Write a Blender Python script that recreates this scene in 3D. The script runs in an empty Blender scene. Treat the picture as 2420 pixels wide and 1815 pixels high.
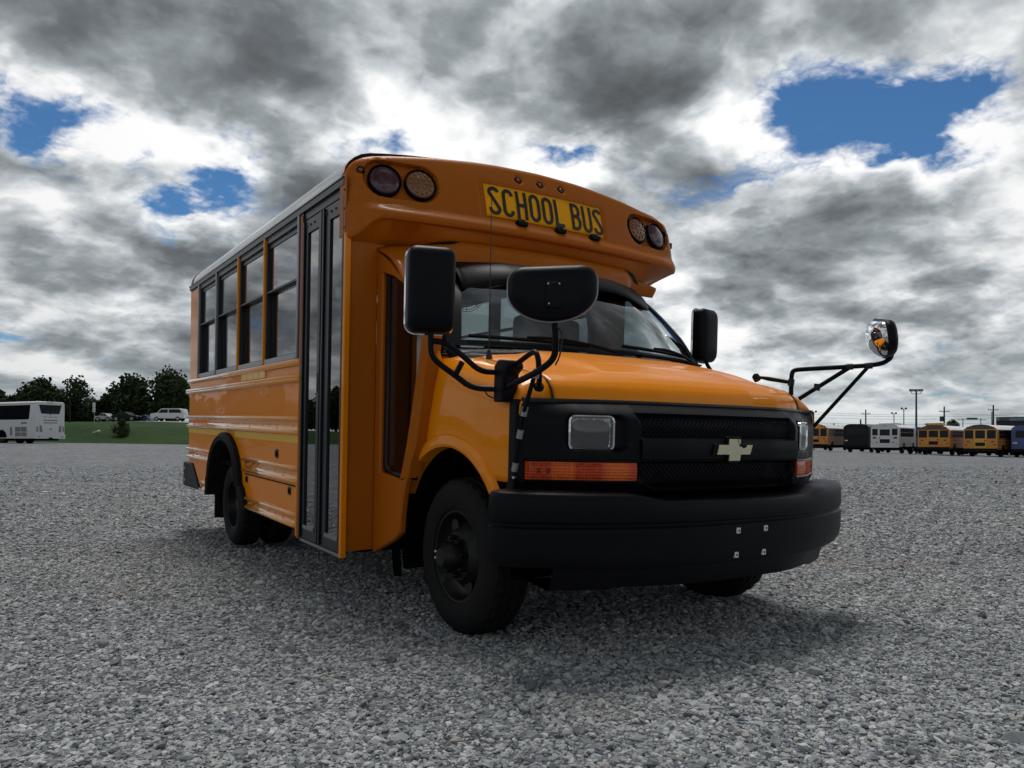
import bpy, bmesh, math, random
import numpy as np
from mathutils import Vector, Matrix
rnd = random.Random(7)
S = bpy.context.scene
COL = S.collection
R_ = math.radians

# ---------------------------------------------------------------- camera
F_PX, W_PX, H_PX = 1818.0, 2420.0, 1815.0
CAM_Z = 0.914
cd = bpy.data.cameras.new('camera'); cam = bpy.data.objects.new('camera', cd); COL.objects.link(cam)
cd.sensor_fit = 'HORIZONTAL'; cd.sensor_width = 36.0; cd.lens = 36.0*F_PX/W_PX
cd.shift_y = (1040-H_PX/2)/W_PX
cd.clip_start = 0.05; cd.clip_end = 3000
cam.location = (0, 0, CAM_Z); cam.rotation_euler = (R_(90), 0, 0)
S.camera = cam
S.view_settings.view_transform = 'Standard'; S.view_settings.look = 'None'
S.view_settings.exposure = 0.0; S.view_settings.gamma = 1.0
S.view_settings.use_curve_mapping = False

# ---------------------------------------------------------------- sky
SUN_EL, SUN_AZ = 66.0, -8.0            # degrees, azimuth clockwise from +Y
wd = bpy.data.worlds.new('World'); S.world = wd; wd.use_nodes = True
class NT:
    """tiny helper for building node graphs from expressions"""
    def __init__(s, nt): s.nt = nt; s.nodes = nt.nodes; s.links = nt.links
    def n(s, t, **k):
        x = s.nodes.new(t)
        for a, b in k.items(): setattr(x, a, b)
        return x
    def put(s, sock, v):
        if isinstance(v, bpy.types.NodeSocket): s.links.new(v, sock)
        else: sock.default_value = v
    def m(s, op, a, b=None, c=None, clamp=False):
        x = s.n('ShaderNodeMath', operation=op, use_clamp=clamp)
        s.put(x.inputs[0], a)
        if b is not None: s.put(x.inputs[1], b)
        if c is not None: s.put(x.inputs[2], c)
        return x.outputs[0]
    def vm(s, op, a, b=None, scale=None):
        x = s.n('ShaderNodeVectorMath', operation=op)
        s.put(x.inputs[0], a)
        if b is not None: s.put(x.inputs[1], b)
        if scale is not None: s.put(x.inputs[3], scale)
        return x.outputs[1] if op in ('DOT_PRODUCT', 'LENGTH', 'DISTANCE') else x.outputs[0]
    def sep(s, v):
        x = s.n('ShaderNodeSeparateXYZ'); s.put(x.inputs[0], v); return x.outputs
    def comb(s, x_, y_, z_):
        x = s.n('ShaderNodeCombineXYZ')
        for i, v in enumerate((x_, y_, z_)): s.put(x.inputs[i], v)
        return x.outputs[0]
    def noise(s, v, scale, detail=6, rough=.55, dist=0, lac=2.0, typ='FBM'):
        x = s.n('ShaderNodeTexNoise'); x.noise_type = typ; x.normalize = True if typ == 'FBM' else False
        s.put(x.inputs['Vector'], v); s.put(x.inputs['Scale'], scale); x.inputs['Detail'].default_value = detail
        x.inputs['Roughness'].default_value = rough; x.inputs['Distortion'].default_value = dist; x.inputs['Lacunarity'].default_value = lac
        return x.outputs['Fac'], x.outputs['Color']
    def ramp(s, f, stops, interp='LINEAR'):
        x = s.n('ShaderNodeValToRGB'); x.color_ramp.interpolation = interp
        e = x.color_ramp.elements
        while len(e) < len(stops): e.new(0.5)
        for el, (p, c) in zip(e, stops):
            el.position = p; el.color = (*c, 1) if not isinstance(c, (int, float)) else (c, c, c, 1)
        s.put(x.inputs[0], f); return x.outputs[0]
    def mix(s, f, a, b, mode='MIX'):
        x = s.n('ShaderNodeMix', data_type='RGBA', blend_type=mode)
        s.put(x.inputs[0], f)
        s.put(x.inputs[6], a if isinstance(a, bpy.types.NodeSocket) else (*a, 1))
        s.put(x.inputs[7], b if isinstance(b, bpy.types.NodeSocket) else (*b, 1))
        return x.outputs[2]
    def ss(s, v, a, b):
        x = s.n('ShaderNodeMapRange', interpolation_type='SMOOTHSTEP'); s.put(x.inputs[0], v)
        x.inputs[1].default_value = a; x.inputs[2].default_value = b; return x.outputs[0]

def build_sky():
    nt = wd.node_tree; nt.nodes.clear(); T = NT(nt)
    tc = T.n('ShaderNodeTexCoord').outputs['Generated']
    d = T.vm('NORMALIZE', tc)
    dx, dy, dz = T.sep(d)
    az = T.m('ARCTAN2', dx, dy)
    el = T.m('ARCSINE', dz)
    sky = T.n('ShaderNodeTexSky'); sky.sky_type = 'NISHITA'; sky.sun_disc = False
    sky.sun_elevation = R_(SUN_EL); sky.sun_rotation = R_(SUN_AZ)
    sky.air_density = 1.0; sky.dust_density = 0.3; sky.ozone_density = 2.0
    # cloud deck: a layer seen in perspective, its heaps keep their height towards the horizon
    def layer(dv):
        x_, y_, z_ = T.sep(dv)
        q = T.m('ADD', T.m('MAXIMUM', z_, 0.0), 0.30)
        a_, b_ = T.m('DIVIDE', x_, q), T.m('DIVIDE', y_, q)
        return T.comb(T.m('MULTIPLY_ADD', a_, .82, T.m('MULTIPLY', b_, .57)), T.m('MULTIPLY_ADD', b_, .82, T.m('MULTIPLY', a_, -.57)), .37)
    p = layer(d)
    w1 = T.vm('SUBTRACT', T.noise(p, 4.0, 5, .55)[1], (.5, .5, .5))
    wx, wy, wz = T.sep(w1)
    az = T.m('MULTIPLY_ADD', wx, .26, az); elw = T.m('MULTIPLY_ADD', wy, .15, el)
    # large cloud masses, given by azimuth / elevation / widths / amounts (clear gaps < 0, heavy cloud > 0)
    def ae(u, v):
        x, z = (u*2420/2212-1210)/F_PX, (1040-v*2420/2212)/F_PX
        return math.atan2(x, 1), math.atan2(z, math.hypot(x, 1))
    B = None
    blobs = [  # u, v (where the mass stands in the picture), half widths (rad), amount
        (330, 60, .30, .075, .30), (760, 70, .19, .06, .26), (60, 120, .17, .06, .16), (1010, 60, .07, .05, .16),
        (1360, 170, .085, .075, .42), (1450, 240, .10, .045, .34), (1130, 235, .09, .022, .22), (1800, 5, .30, .05, .30), (1290, 40, .03, .05, .12),
        (2150, 90, .07, .05, .14), (1180, 70, .045, .07, -.02),
        (70, 250, .12, .032, -.62), (1735, 275, .05, .05, -.42), (1880, 230, .075, .022, -.40), (2040, 245, .07, .030, -.44), (1985, 340, .040, .06, -.46), (1850, 330, .040, .035, .14), (1800, 255, .018, .03, .10), (1950, 250, .02, .02, .10),
        (1270, 355, .055, .035, -.55), (720, 310, .06, .035, -.5), (490, 375, .04, .045, -.5), (400, 470, .04, .025, -.45), (870, 300, .05, .02, -.24),
        (1990, 150, .055, .018, -.22), (1860, 125, .04, .015, -.2), (560, 190, .03, .02, -.16), (1970, 660, .03, .012, -.22),
        (600, 230, .09, .05, .0), (150, 560, .14, .05, .12), (170, 370, .11, .03, .10), (1850, 480, .14, .035, .22), (2120, 420, .06, .06, .12), (1730, 330, .09, .03, .04),
        (1560, 520, .08, .06, .12), (520, 540, .05, .05, .12), (1900, 600, .25, .03, .12), (100, 660, .2, .03, .06), (1800, 720, .3, .03, .05),
    ]
    for u, v, sa, se, amt in blobs:
        if amt == 0: continue
        a0, e0 = ae(u, v)
        qa = T.m('MULTIPLY', T.m('SUBTRACT', az, a0), 1/sa)
        qe = T.m('MULTIPLY', T.m('SUBTRACT', elw, e0), 1/se)
        g = T.m('EXPONENT', T.m('MULTIPLY', T.m('MULTIPLY_ADD', qa, qa, T.m('MULTIPLY', qe, qe)), -1.0))
        B = T.m('MULTIPLY', g, amt*(.62 if amt < 0 else .60)) if B is None else T.m('MULTIPLY_ADD', g, amt*(.62 if amt < 0 else .60), B)
    # warped fractal density: broad shapes carrying heaped, rounded puffs
    def density(q, full=True):
        wv = T.vm('SUBTRACT', T.noise(q, 3.4, 3, .55)[1], (.5, .5, .5))
        qw = T.vm('ADD', q, T.vm('SCALE', wv, scale=.20))
        n1, _ = T.noise(qw, 2.3, 8, .57)
        v = T.n('ShaderNodeTexVoronoi'); v.feature = 'F1'; v.normalize = True
        wv2 = T.vm('SUBTRACT', T.noise(q, 13.0, 3, .6)[1], (.5, .5, .5))
        T.put(v.inputs['Vector'], T.vm('ADD', qw, T.vm('SCALE', wv2, scale=.085))); v.inputs['Scale'].default_value = 5.5
        v.inputs['Detail'].default_value = 4.0 if full else 2.0; v.inputs['Roughness'].default_value = .52; v.inputs['Lacunarity'].default_value = 2.4
        puff = T.m('SUBTRACT', 1.0, v.outputs['Distance'])
        return T.m('ADD', n1, T.m('MULTIPLY', T.m('SUBTRACT', puff, .62), 1.05)), qw, puff
    d0, pw, puff0 = density(p)
    d1, _, puff1 = density(layer(T.vm('NORMALIZE', T.vm('ADD', d, (.004, 0, .030)))), False)
    dens = T.m('ADD', T.m('ADD', d0, .03), B)
    dens = T.m('ADD', dens, T.m('MULTIPLY', T.ss(el, .30, .0), .05))
    dens = T.m('ADD', dens, T.m('MULTIPLY', T.ss(el, .55, .80), .30))      # the grey deck at the top of the view closes overhead
    cover = T.ss(dens, .31, .55)
    # seen against the light: thin edges glow, thick middles go grey, heaps shade what lies below them
    nl, _ = T.noise(T.vm('ADD', pw, (4.4, 2.2, .7)), 3.3, 6, .50)
    bulk = T.m('ADD', T.m('ADD', T.m('MULTIPLY', T.m('SUBTRACT', nl, .5), 2.1), T.m('MULTIPLY', B, 1.25)), T.m('MULTIPLY', T.m('SUBTRACT', dens, .5), .55))
    bulk = T.m('ADD', bulk, T.m('MULTIPLY', T.ss(el, .55, .85), .20))
    thick = T.m('ADD', T.m('MULTIPLY', bulk, .98), .20)
    thick = T.m('ADD', thick, T.m('MULTIPLY', T.m('SUBTRACT', d1, d0), .95))
    col = T.ramp(thick, [(0.0, (1.0, 1.0, 1.0)), (.12, (.84, .86, .87)), (.28, (.55, .585, .61)), (.48, (.30, .333, .355)), (.74, (.150, .166, .180)), (1.0, (.090, .097, .103))], 'LINEAR')
    sd = Vector((math.sin(R_(2.5))*math.cos(R_(31)), math.cos(R_(2.5))*math.cos(R_(31)), math.sin(R_(31))))
    cs = T.vm('DOT_PRODUCT', d, sd)
    glow = T.m('ADD', T.m('MULTIPLY', T.ss(cs, .50, 1.0), .36), .68)
    col = T.mix(1.0, col, T.comb(glow, glow, glow), 'MULTIPLY')
    # pale even layer low over the horizon
    lowc = T.m('ADD', T.m('MULTIPLY', T.ss(el, .15, .01), .35), T.m('MULTIPLY', T.ss(el, .045, .0), .6))
    col = T.mix(lowc, col, (.48, .54, .56))
    col10 = T.vm('SCALE', col, scale=10.0)
    blue = T.mix(1.0, sky.outputs[0], (.30, .52, .70), 'MULTIPLY')
    fin = T.mix(cover, blue, col10)
    bg = T.n('ShaderNodeBackground'); T.put(bg.inputs[0], fin); bg.inputs[1].default_value = 0.1
    out = T.n('ShaderNodeOutputWorld'); T.links.new(bg.outputs[0], out.inputs[0])
build_sky()
wd.cycles.sampling_method = 'MANUAL'; wd.cycles.sample_map_resolution = 512

sl = bpy.data.lights.new('sun', 'SUN'); sun = bpy.data.objects.new('sun', sl); COL.objects.link(sun)
sl.energy = 2.3; sl.angle = R_(24); sl.color = (1.0, .97, .93)
sun.rotation_euler = Vector((math.sin(R_(SUN_AZ))*math.cos(R_(SUN_EL)), math.cos(R_(SUN_AZ))*math.cos(R_(SUN_EL)), math.sin(R_(SUN_EL)))).to_track_quat('Z', 'Y').to_euler()
sun.location = (0, 30, 60)
# ---------------------------------------------------------------- materials
MATS = {}
def mat(name, base, rough=.5, metal=0.0, spec=.5, coat=0.0, coat_rough=.03, fn=None, **k):
    if name in MATS: return MATS[name]
    m = bpy.data.materials.new(name); m.use_nodes = True
    nt = m.node_tree; T = NT(nt); b = nt.nodes['Principled BSDF']
    b.inputs['Base Color'].default_value = (*base, 1); b.inputs['Roughness'].default_value = rough
    b.inputs['Metallic'].default_value = metal; b.inputs['Specular IOR Level'].default_value = spec
    b.inputs['Coat Weight'].default_value = coat; b.inputs['Coat Roughness'].default_value = coat_rough
    if fn: fn(T, b)
    MATS[name] = m; return m
def obco(T): return T.n('ShaderNodeTexCoord').outputs['Object']
def bump(T, b, h, strength, dist, also_coat=False):
    x = T.n('ShaderNodeBump'); x.inputs['Strength'].default_value = strength; x.inputs['Distance'].default_value = dist
    T.put(x.inputs['Height'], h); T.links.new(x.outputs[0], b.inputs['Normal'])
    if also_coat: T.links.new(x.outputs[0], b.inputs['Coat Normal'])
def dusty(base, dust=(.30, .27, .22), amt=.25, wave=.0, scale=6, wsc=(1, 1, 1)):
    def fn(T, b):
        co = obco(T); f, _ = T.noise(co, scale, 6, .6); f2, _ = T.noise(co, scale*9, 4, .6)
        k = T.m('MULTIPLY', T.ss(T.m('ADD', T.m('MULTIPLY', f, .7), T.m('MULTIPLY', f2, .3)), .45, .75), amt)
        T.links.new(T.mix(k, base, dust), b.inputs['Base Color'])
        r = b.inputs['Roughness'].default_value
        T.links.new(T.m('MULTIPLY_ADD', k, .4, r), b.inputs['Roughness'])
        if wave:
            w, _ = T.noise(T.vm('MULTIPLY', co, wsc), 2.3, 1, .4); bump(T, b, w, wave, .05, True)
    return fn
def facets(T, b):
    co = obco(T); v = T.n('ShaderNodeTexVoronoi'); T.put(v.inputs['Vector'], T.vm('MULTIPLY', co, (1, 2.2, 1))); v.inputs['Scale'].default_value = 38
    bump(T, b, v.outputs['Distance'], 1.0, .03)
def lens_ribs(T, b):
    co = obco(T); x, y, z = T.sep(co)
    ay = T.m('ABSOLUTE', y)
    w = T.m('SINE', T.m('MULTIPLY', ay, 2*math.pi/.0085)); w2 = T.m('SINE', T.m('MULTIPLY', z, 2*math.pi/.012))
    bump(T, b, T.m('MULTIPLY_ADD', w, .5, T.m('MULTIPLY', w2, .3)), .8, .004)
    # light coming through from the bulbs' reflectors, put into the colour as paler fields
    k = T.m('ADD', T.m('MULTIPLY', T.ss(T.m('ABSOLUTE', T.m('SUBTRACT', ay, .80)), .05, .03), .6), T.m('MULTIPLY', T.ss(T.m('ABSOLUTE', T.m('SUBTRACT', ay, .60)), .07, .02), .6))
    k = T.m('ADD', k, T.m('MULTIPLY', w, .10), clamp=True)
    T.links.new(T.mix(k, (.60, .055, .002), (1.0, .20, .006)), b.inputs['Base Color'])
PAINT = (.86, .262, .0008)
M = dict(
 paint=mat('bus_yellow_paint', PAINT, .38, spec=.08, coat=.36, coat_rough=.015, fn=dusty(PAINT, (.50, .20, .02), .10, .05)),
 panel=mat('bus_side_panel_paint', PAINT, .34, spec=.08, coat=.26, coat_rough=.015, fn=dusty(PAINT, (.50, .20, .02), .10, .10, wsc=(.9, 1, 3.2))),
 fibre=mat('bus_fibreglass_paint_dimmed', (.42, .110, .003), .5, spec=.12, coat=.16, coat_rough=.12, fn=dusty((.42, .110, .003), (.36, .15, .03), .14, .04)),  # bus paint darkened: dimmer light on front-facing parts is put into the colour
 tape=mat('reflective_tape', (.85, .50, .01), .30, spec=.6),
 signy=mat('sign_yellow', (.95, .43, .001), .55, spec=.2),
 ink=mat('sign_black', (.006, .006, .007), .45),
 blackp=mat('black_plastic', (.0026, .0029, .0055), .42, spec=.14, fn=dusty((.0026, .0029, .0055), (.013, .014, .017), .22)),
 blackg=mat('black_gloss_trim', (.003, .003, .005), .25, spec=.3),
 blackm=mat('black_metal_frame', (.008, .009, .013), .32, spec=.4),
 dark=mat('dark_underbody', (.003, .003, .003), .9, spec=.05),
 rubber=mat('tyre_rubber', (.006, .006, .007), .7, spec=.2, fn=dusty((.006, .006, .007), (.022, .021, .021), .35)),
 rim=mat('wheel_black_steel', (.004, .004, .005), .40, spec=.3),
 steel=mat('bare_steel', (.45, .45, .46), .35, metal=1),
 chrome=mat('polished_chrome', (.75, .76, .78), .06, metal=1),
 refl=mat('lamp_reflector', (.90, .93, .97), .12, metal=.62, fn=facets),
 railp=mat('rail_edge_paint', (.88, .33, .02), .25, spec=.5, coat=1.0, coat_rough=.04),
 alu=mat('anodised_aluminium', (.30, .31, .33), .35, metal=.8),
 white=mat('white_roof_paint', (.62, .63, .63), .35, coat=.5, coat_rough=.05, fn=dusty((.62, .63, .63), (.40, .37, .32), .25)),
 inter=mat('interior_grey', (.10, .105, .11), .7, spec=.2),
 seat=mat('seat_vinyl', (.035, .030, .030), .5, spec=.3),
 dash=mat('dashboard_plastic', (.06, .062, .068), .6, spec=.3),
 redl=mat('red_lens', (.045, .003, .010), .15, spec=.5, coat=.5),
 ambl=mat('amber_lens', (.20, .075, .012), .25, spec=.5, coat=.4),
 ambs=mat('amber_signal_lens', (.80, .10, .003), .20, spec=.4, coat=.4, fn=lens_ribs),
 clip=mat('white_nylon_clip', (.72, .72, .72), .5),
 emb=mat('faded_gold_emblem', (.66, .62, .44), .35, spec=.5, fn=dusty((.66, .62, .44), (.35, .32, .22), .35, scale=30)),
 redp=mat('red_plastic', (.25, .01, .01), .4),
)
def glass(name, tint, refl_ior, rough=0.0, haze=0):
    if name in MATS: return MATS[name]
    m = bpy.data.materials.new(name); m.use_nodes = True; nt = m.node_tree; T = NT(nt)
    nt.nodes.remove(nt.nodes['Principled BSDF'])
    tr = T.n('ShaderNodeBsdfTransparent'); tr.inputs[0].default_value = (*tint, 1)
    gl = T.n('ShaderNodeBsdfGlossy'); gl.inputs['Roughness'].default_value = rough; gl.inputs[0].default_value = (1, 1, 1, 1)
    # both faces of a pane give the same partial reflection
    geo = T.n('ShaderNodeNewGeometry')
    c = T.m('ABSOLUTE', T.vm('DOT_PRODUCT', geo.outputs['Normal'], geo.outputs['Incoming']))
    f0 = ((refl_ior-1)/(refl_ior+1))**2
    fr = T.m('MULTIPLY_ADD', T.m('POWER', T.m('SUBTRACT', 1.0, c), 5.0), 1-f0, f0)
    fr = T.m('DIVIDE', T.m('MULTIPLY', fr, 2.0), T.m('ADD', fr, 1.0))
    base_ = tr.outputs[0]
    if haze:
        df = T.n('ShaderNodeBsdfDiffuse'); df.inputs[0].default_value = (.85, .88, .92, 1); m0 = T.n('ShaderNodeMixShader'); m0.inputs[0].default_value = haze
        T.links.new(base_, m0.inputs[1]); T.links.new(df.outputs[0], m0.inputs[2]); base_ = m0.outputs[0]
    mx = T.n('ShaderNodeMixShader'); T.put(mx.inputs[0], fr)
    T.links.new(base_, mx.inputs[1]); T.links.new(gl.outputs[0], mx.inputs[2])
    T.links.new(mx.outputs[0], nt.nodes['Material Output'].inputs[0]); MATS[name] = m; return m
M['glass'] = glass('tinted_window_glass', (.20, .23, .25), 1.75)
M['wind'] = glass('windscreen_glass', (.62, .74, .72), 2.0)
M['doorg'] = glass('door_glass', (.10, .115, .125), 1.75)
M['qglass'] = glass('quarter_window_glass', (.45, .48, .50), 1.12)
M['lens'] = glass('clear_lamp_lens', (.96, .98, 1.0), 1.5, haze=.05)
def simple(name, base, **k): return mat(name, base, **k)

# ---------------------------------------------------------------- mesh helpers
class MB:
    """collects vertices and faces, then links them as ONE object"""
    def __init__(s): s.v = []; s.f = []
    def add(s, vs, fs):
        o = len(s.v); s.v += [tuple(map(float, p)) for p in vs]; s.f += [tuple(i+o for i in q) for q in fs]; return s
    def box(s, x0, x1, y0, y1, z0, z1, mtx=None):
        vs = [Vector((x, y, z)) for x in (x0, x1) for y in (y0, y1) for z in (z0, z1)]
        if mtx is not None: vs = [mtx @ p for p in vs]
        return s.add(vs, [(0, 1, 3, 2), (4, 6, 7, 5), (0, 4, 5, 1), (2, 3, 7, 6), (0, 2, 6, 4), (1, 5, 7, 3)])
    def tube(s, pts, r, n=8, closed=False, cap=True, radii=None):
        P = [Vector(p) for p in pts]; m = len(P); rings = []; up = None
        for i, p in enumerate(P):
            a = P[(i-1) % m] if (i or closed) else p; b = P[(i+1) % m] if (i < m-1 or closed) else p
            t = (b-a).normalized()
            if up is None:
                ref = Vector((0, 0, 1)) if abs(t.z) < .9 else Vector((1, 0, 0)); up = t.cross(ref).normalized()
            up = (up - t*up.dot(t)); up = up.normalized() if up.length > 1e-6 else t.orthogonal().normalized()
            bn = t.cross(up); rr = radii[i] if radii else r
            rings.append([p + up*math.cos(2*math.pi*k/n)*rr + bn*math.sin(2*math.pi*k/n)*rr for k in range(n)])
        vs = [q for rg in rings for q in rg]; fs = []
        for i in range(m if closed else m-1):
            for k in range(n):
                a = i*n+k; b = i*n+(k+1) % n; j = (i+1) % m
                fs.append((a, b, j*n+(k+1) % n, j*n+k))
        if cap and not closed: fs += [tuple(range(n))[::-1], tuple((m-1)*n+k for k in range(n))]
        return s.add(vs, fs)
    def lathe(s, prof, o, ax, n=32, cap=True):
        """prof: (distance along axis, radius) pairs"""
        o = Vector(o); ax = Vector(ax).normalized(); u = ax.orthogonal().normalized(); w = ax.cross(u)
        vs = []; fs = []
        for d, r in prof:
            for k in range(n):
                a = 2*math.pi*k/n; vs.append(o+ax*d+(u*math.cos(a)+w*math.sin(a))*max(r, 1e-4))
        for i in range(len(prof)-1):
            for k in range(n): fs.append((i*n+k, i*n+(k+1) % n, (i+1)*n+(k+1) % n, (i+1)*n+k))
        if cap: fs += [tuple(range(n))[::-1], tuple((len(prof)-1)*n+k for k in range(n))]
        return s.add(vs, fs)
    def prism(s, pts2, fn, lo, hi):
        """extrude a 2-D outline between two depths; fn(a, b, depth) -> point"""
        n = len(pts2)
        vs = [fn(a, b, lo) for a, b in pts2]+[fn(a, b, hi) for a, b in pts2]
        fs = [tuple(range(n)), tuple(range(2*n-1, n-1, -1))]+[(i, n+i, n+(i+1) % n, (i+1) % n) for i in range(n)]
        return s.add(vs, fs)
    def grid(s, fn, nu, nv, close_u=False):
        vs = [fn(i/(nu if close_u else nu-1), j/(nv-1)) for i in range(nu) for j in range(nv)]
        fs = []
        for i in range(nu if close_u else nu-1):
            for j in range(nv-1):
                a = i*nv+j; b = ((i+1) % nu)*nv+j; fs.append((a, b, b+1, a+1))
        return s.add(vs, fs)
    def ribbon(s, A, B):
        n = len(A); return s.add(list(A)+list(B), [(i, i+1, n+i+1, n+i) for i in range(n-1)])
    def mesh(s, name, m, smooth=38, recalc=True):
        me = bpy.data.meshes.new(name); me.from_pydata(s.v, [], s.f); me.validate()
        if recalc:
            bm = bmesh.new(); bm.from_mesh(me); bmesh.ops.recalc_face_normals(bm, faces=bm.faces); bm.to_mesh(me); bm.free()
        if m: me.materials.append(m)
        if smooth:
            me.polygons.foreach_set('use_smooth', [True]*len(me.polygons)); me.set_sharp_from_angle(angle=R_(smooth))
        return me
    def build(s, name, m, parent=None, bevel=0, seg=2, solid=0, smooth=38, recalc=True, label=None):
        o = bpy.data.objects.new(name, s.mesh(name, m, smooth, recalc)); COL.objects.link(o)
        if parent is not None: o.parent = parent
        if solid: md = o.modifiers.new('thickness', 'SOLIDIFY'); md.thickness = solid; md.offset = -1
        if bevel:
            md = o.modifiers.new('soft_edges', 'BEVEL'); md.width = bevel; md.segments = seg; md.limit_method = 'ANGLE'; md.angle_limit = R_(35)
        if label: o['label'] = label
        return o
def empty(name, label, cat, loc=(0, 0, 0), rotz=0, group=None, mtx=None):
    o = bpy.data.objects.new(name, None); COL.objects.link(o); o.empty_display_size = .2
    if mtx is not None: o.matrix_world = mtx
    else: o.location = loc; o.rotation_euler = (0, 0, rotz)
    o['label'] = label; o['category'] = cat
    if group: o['group'] = group
    return o
def tag(o, label=None, cat=None, group=None, kind=None):
    for k, v in (('label', label), ('category', cat), ('group', group), ('kind', kind)):
        if v: o[k] = v
    return o
def lerp_tab(tab, x):
    if x <= tab[0][0]: return tab[0][1]
    for (a, p), (b, q) in zip(tab, tab[1:]):
        if x <= b:
            t = (x-a)/(b-a)
            return tuple(pp+(qq-pp)*t for pp, qq in zip(p, q)) if isinstance(p, tuple) else p+(q-p)*t
    return tab[-1][1]
def sst(a, b, x): t = min(1, max(0, (x-a)/(b-a))); return t*t*(3-2*t)
def arc(cx, cy, rx, ry, a0, a1, n): return [(cx+rx*math.cos(R_(a0+(a1-a0)*i/n)), cy+ry*math.sin(R_(a0+(a1-a0)*i/n))) for i in range(n+1)]
def rrect(w, h, r, n=4):
    o = []
    for cx, cy, a in ((w/2-r, h/2-r, 0), (-w/2+r, h/2-r, 90), (-w/2+r, -h/2+r, 180), (w/2-r, -h/2+r, 270)): o += arc(cx, cy, r, r, a, a+90, n)
    return o
def smooth_path(pts, it=2):
    P = [Vector(p) for p in pts]
    for _ in range(it):
        Q = [P[0]]
        for a, b in zip(P, P[1:]): Q += [a*.75+b*.25, a*.25+b*.75]
        Q.append(P[-1]); P = Q
    return P
def W(u, v, d):
    """point of the place seen at photo pixel u, v at a distance of d metres ahead"""
    return Vector(((u-W_PX/2)/F_PX*d, d, CAM_Z-(v-1040)/F_PX*d))

# ---------------------------------------------------------------- ground
def far_z(x):
    return lerp_tab([(-120, .9), (-50, .75), (-38, .60), (-20, .35), (0, .15), (20, .0), (31.7, -.23), (34.6, -.34), (39.5, -.52), (48, -.62), (140, -.9)], x)
def ground_z(x, y):
    r = math.hypot(x, y-3); k = sst(9, 60, r)
    if y < 0: k *= .0
    return far_z(x)*k
def build_ground():
    mb = MB(); na = 160
    rr = [0, 1, 2, 3, 4, 5, 6, 7.5, 9, 11, 13, 16, 19, 23, 27, 32, 37, 43, 50, 58, 66, 76, 88, 100, 120, 150, 200, 300, 500, 900, 1800]
    for r in rr:
        for k in range(na):
            a = 2*math.pi*k/na; x, y = r*math.sin(a), 3+r*math.cos(a); mb.v.append((x, y, ground_z(x, y)))
    for i in range(len(rr)-1):
        for k in range(na): mb.f.append((i*na+k, i*na+(k+1) % na, (i+1)*na+(k+1) % na, (i+1)*na+k))
    def fn(T, b):
        co = obco(T)
        dist = T.vm('LENGTH', co)
        v1 = T.n('ShaderNodeTexVoronoi'); v1.feature = 'F1'; T.put(v1.inputs['Vector'], co); v1.inputs['Scale'].default_value = 34; v1.inputs['Randomness'].default_value = 1
        v2 = T.n('ShaderNodeTexVoronoi'); v2.feature = 'F1'; T.put(v2.inputs['Vector'], co); v2.inputs['Scale'].default_value = 13
        v3 = T.n('ShaderNodeTexVoronoi'); v3.feature = 'F1'; T.put(v3.inputs['Vector'], co); v3.inputs['Scale'].default_value = 5.2
        c1 = T.sep(v1.outputs['Color'])[0]; c2 = T.sep(v2.outputs['Color'])[0]; c3 = T.sep(v3.outputs['Color'])[0]
        patch, _ = T.noise(co, .22, 6, .6); patch2, _ = T.noise(co, 1.1, 5, .65)
        k = T.m('ADD', T.m('ADD', T.m('MULTIPLY', c1, .45), T.m('MULTIPLY', c2, .30)), T.m('MULTIPLY', c3, .18))
        k = T.m('ADD', k, T.m('MULTIPLY', T.m('SUBTRACT', patch2, .5), .45))
        col = T.ramp(k, [(0.0, (.055, .060, .068)), (.35, (.145, .155, .172)), (.62, (.27, .285, .305)), (.9, (.46, .47, .48))])
        col = T.mix(T.m('MULTIPLY', T.ss(patch, .52, .70), .45), col, (.25, .205, .165))
        col = T.mix(T.m('MULTIPLY', T.ss(patch, .48, .30), .35), col, (.12, .12, .125))
        T.links.new(col, b.inputs['Base Color'])
        h = T.m('ADD', T.m('MULTIPLY', v1.outputs['Distance'], -.6), T.m('ADD', T.m('MULTIPLY', v2.outputs['Distance'], -1.1), T.m('MULTIPLY', v3.outputs['Distance'], -1.6)))
        bump(T, b, h, 1.0, .035)
    m = mat('limestone_gravel_ground', (.2, .2, .2), .92, spec=.15, fn=fn)
    g = mb.build('ground', m, smooth=180); tag(g, kind='structure')
    return g
build_ground()

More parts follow.
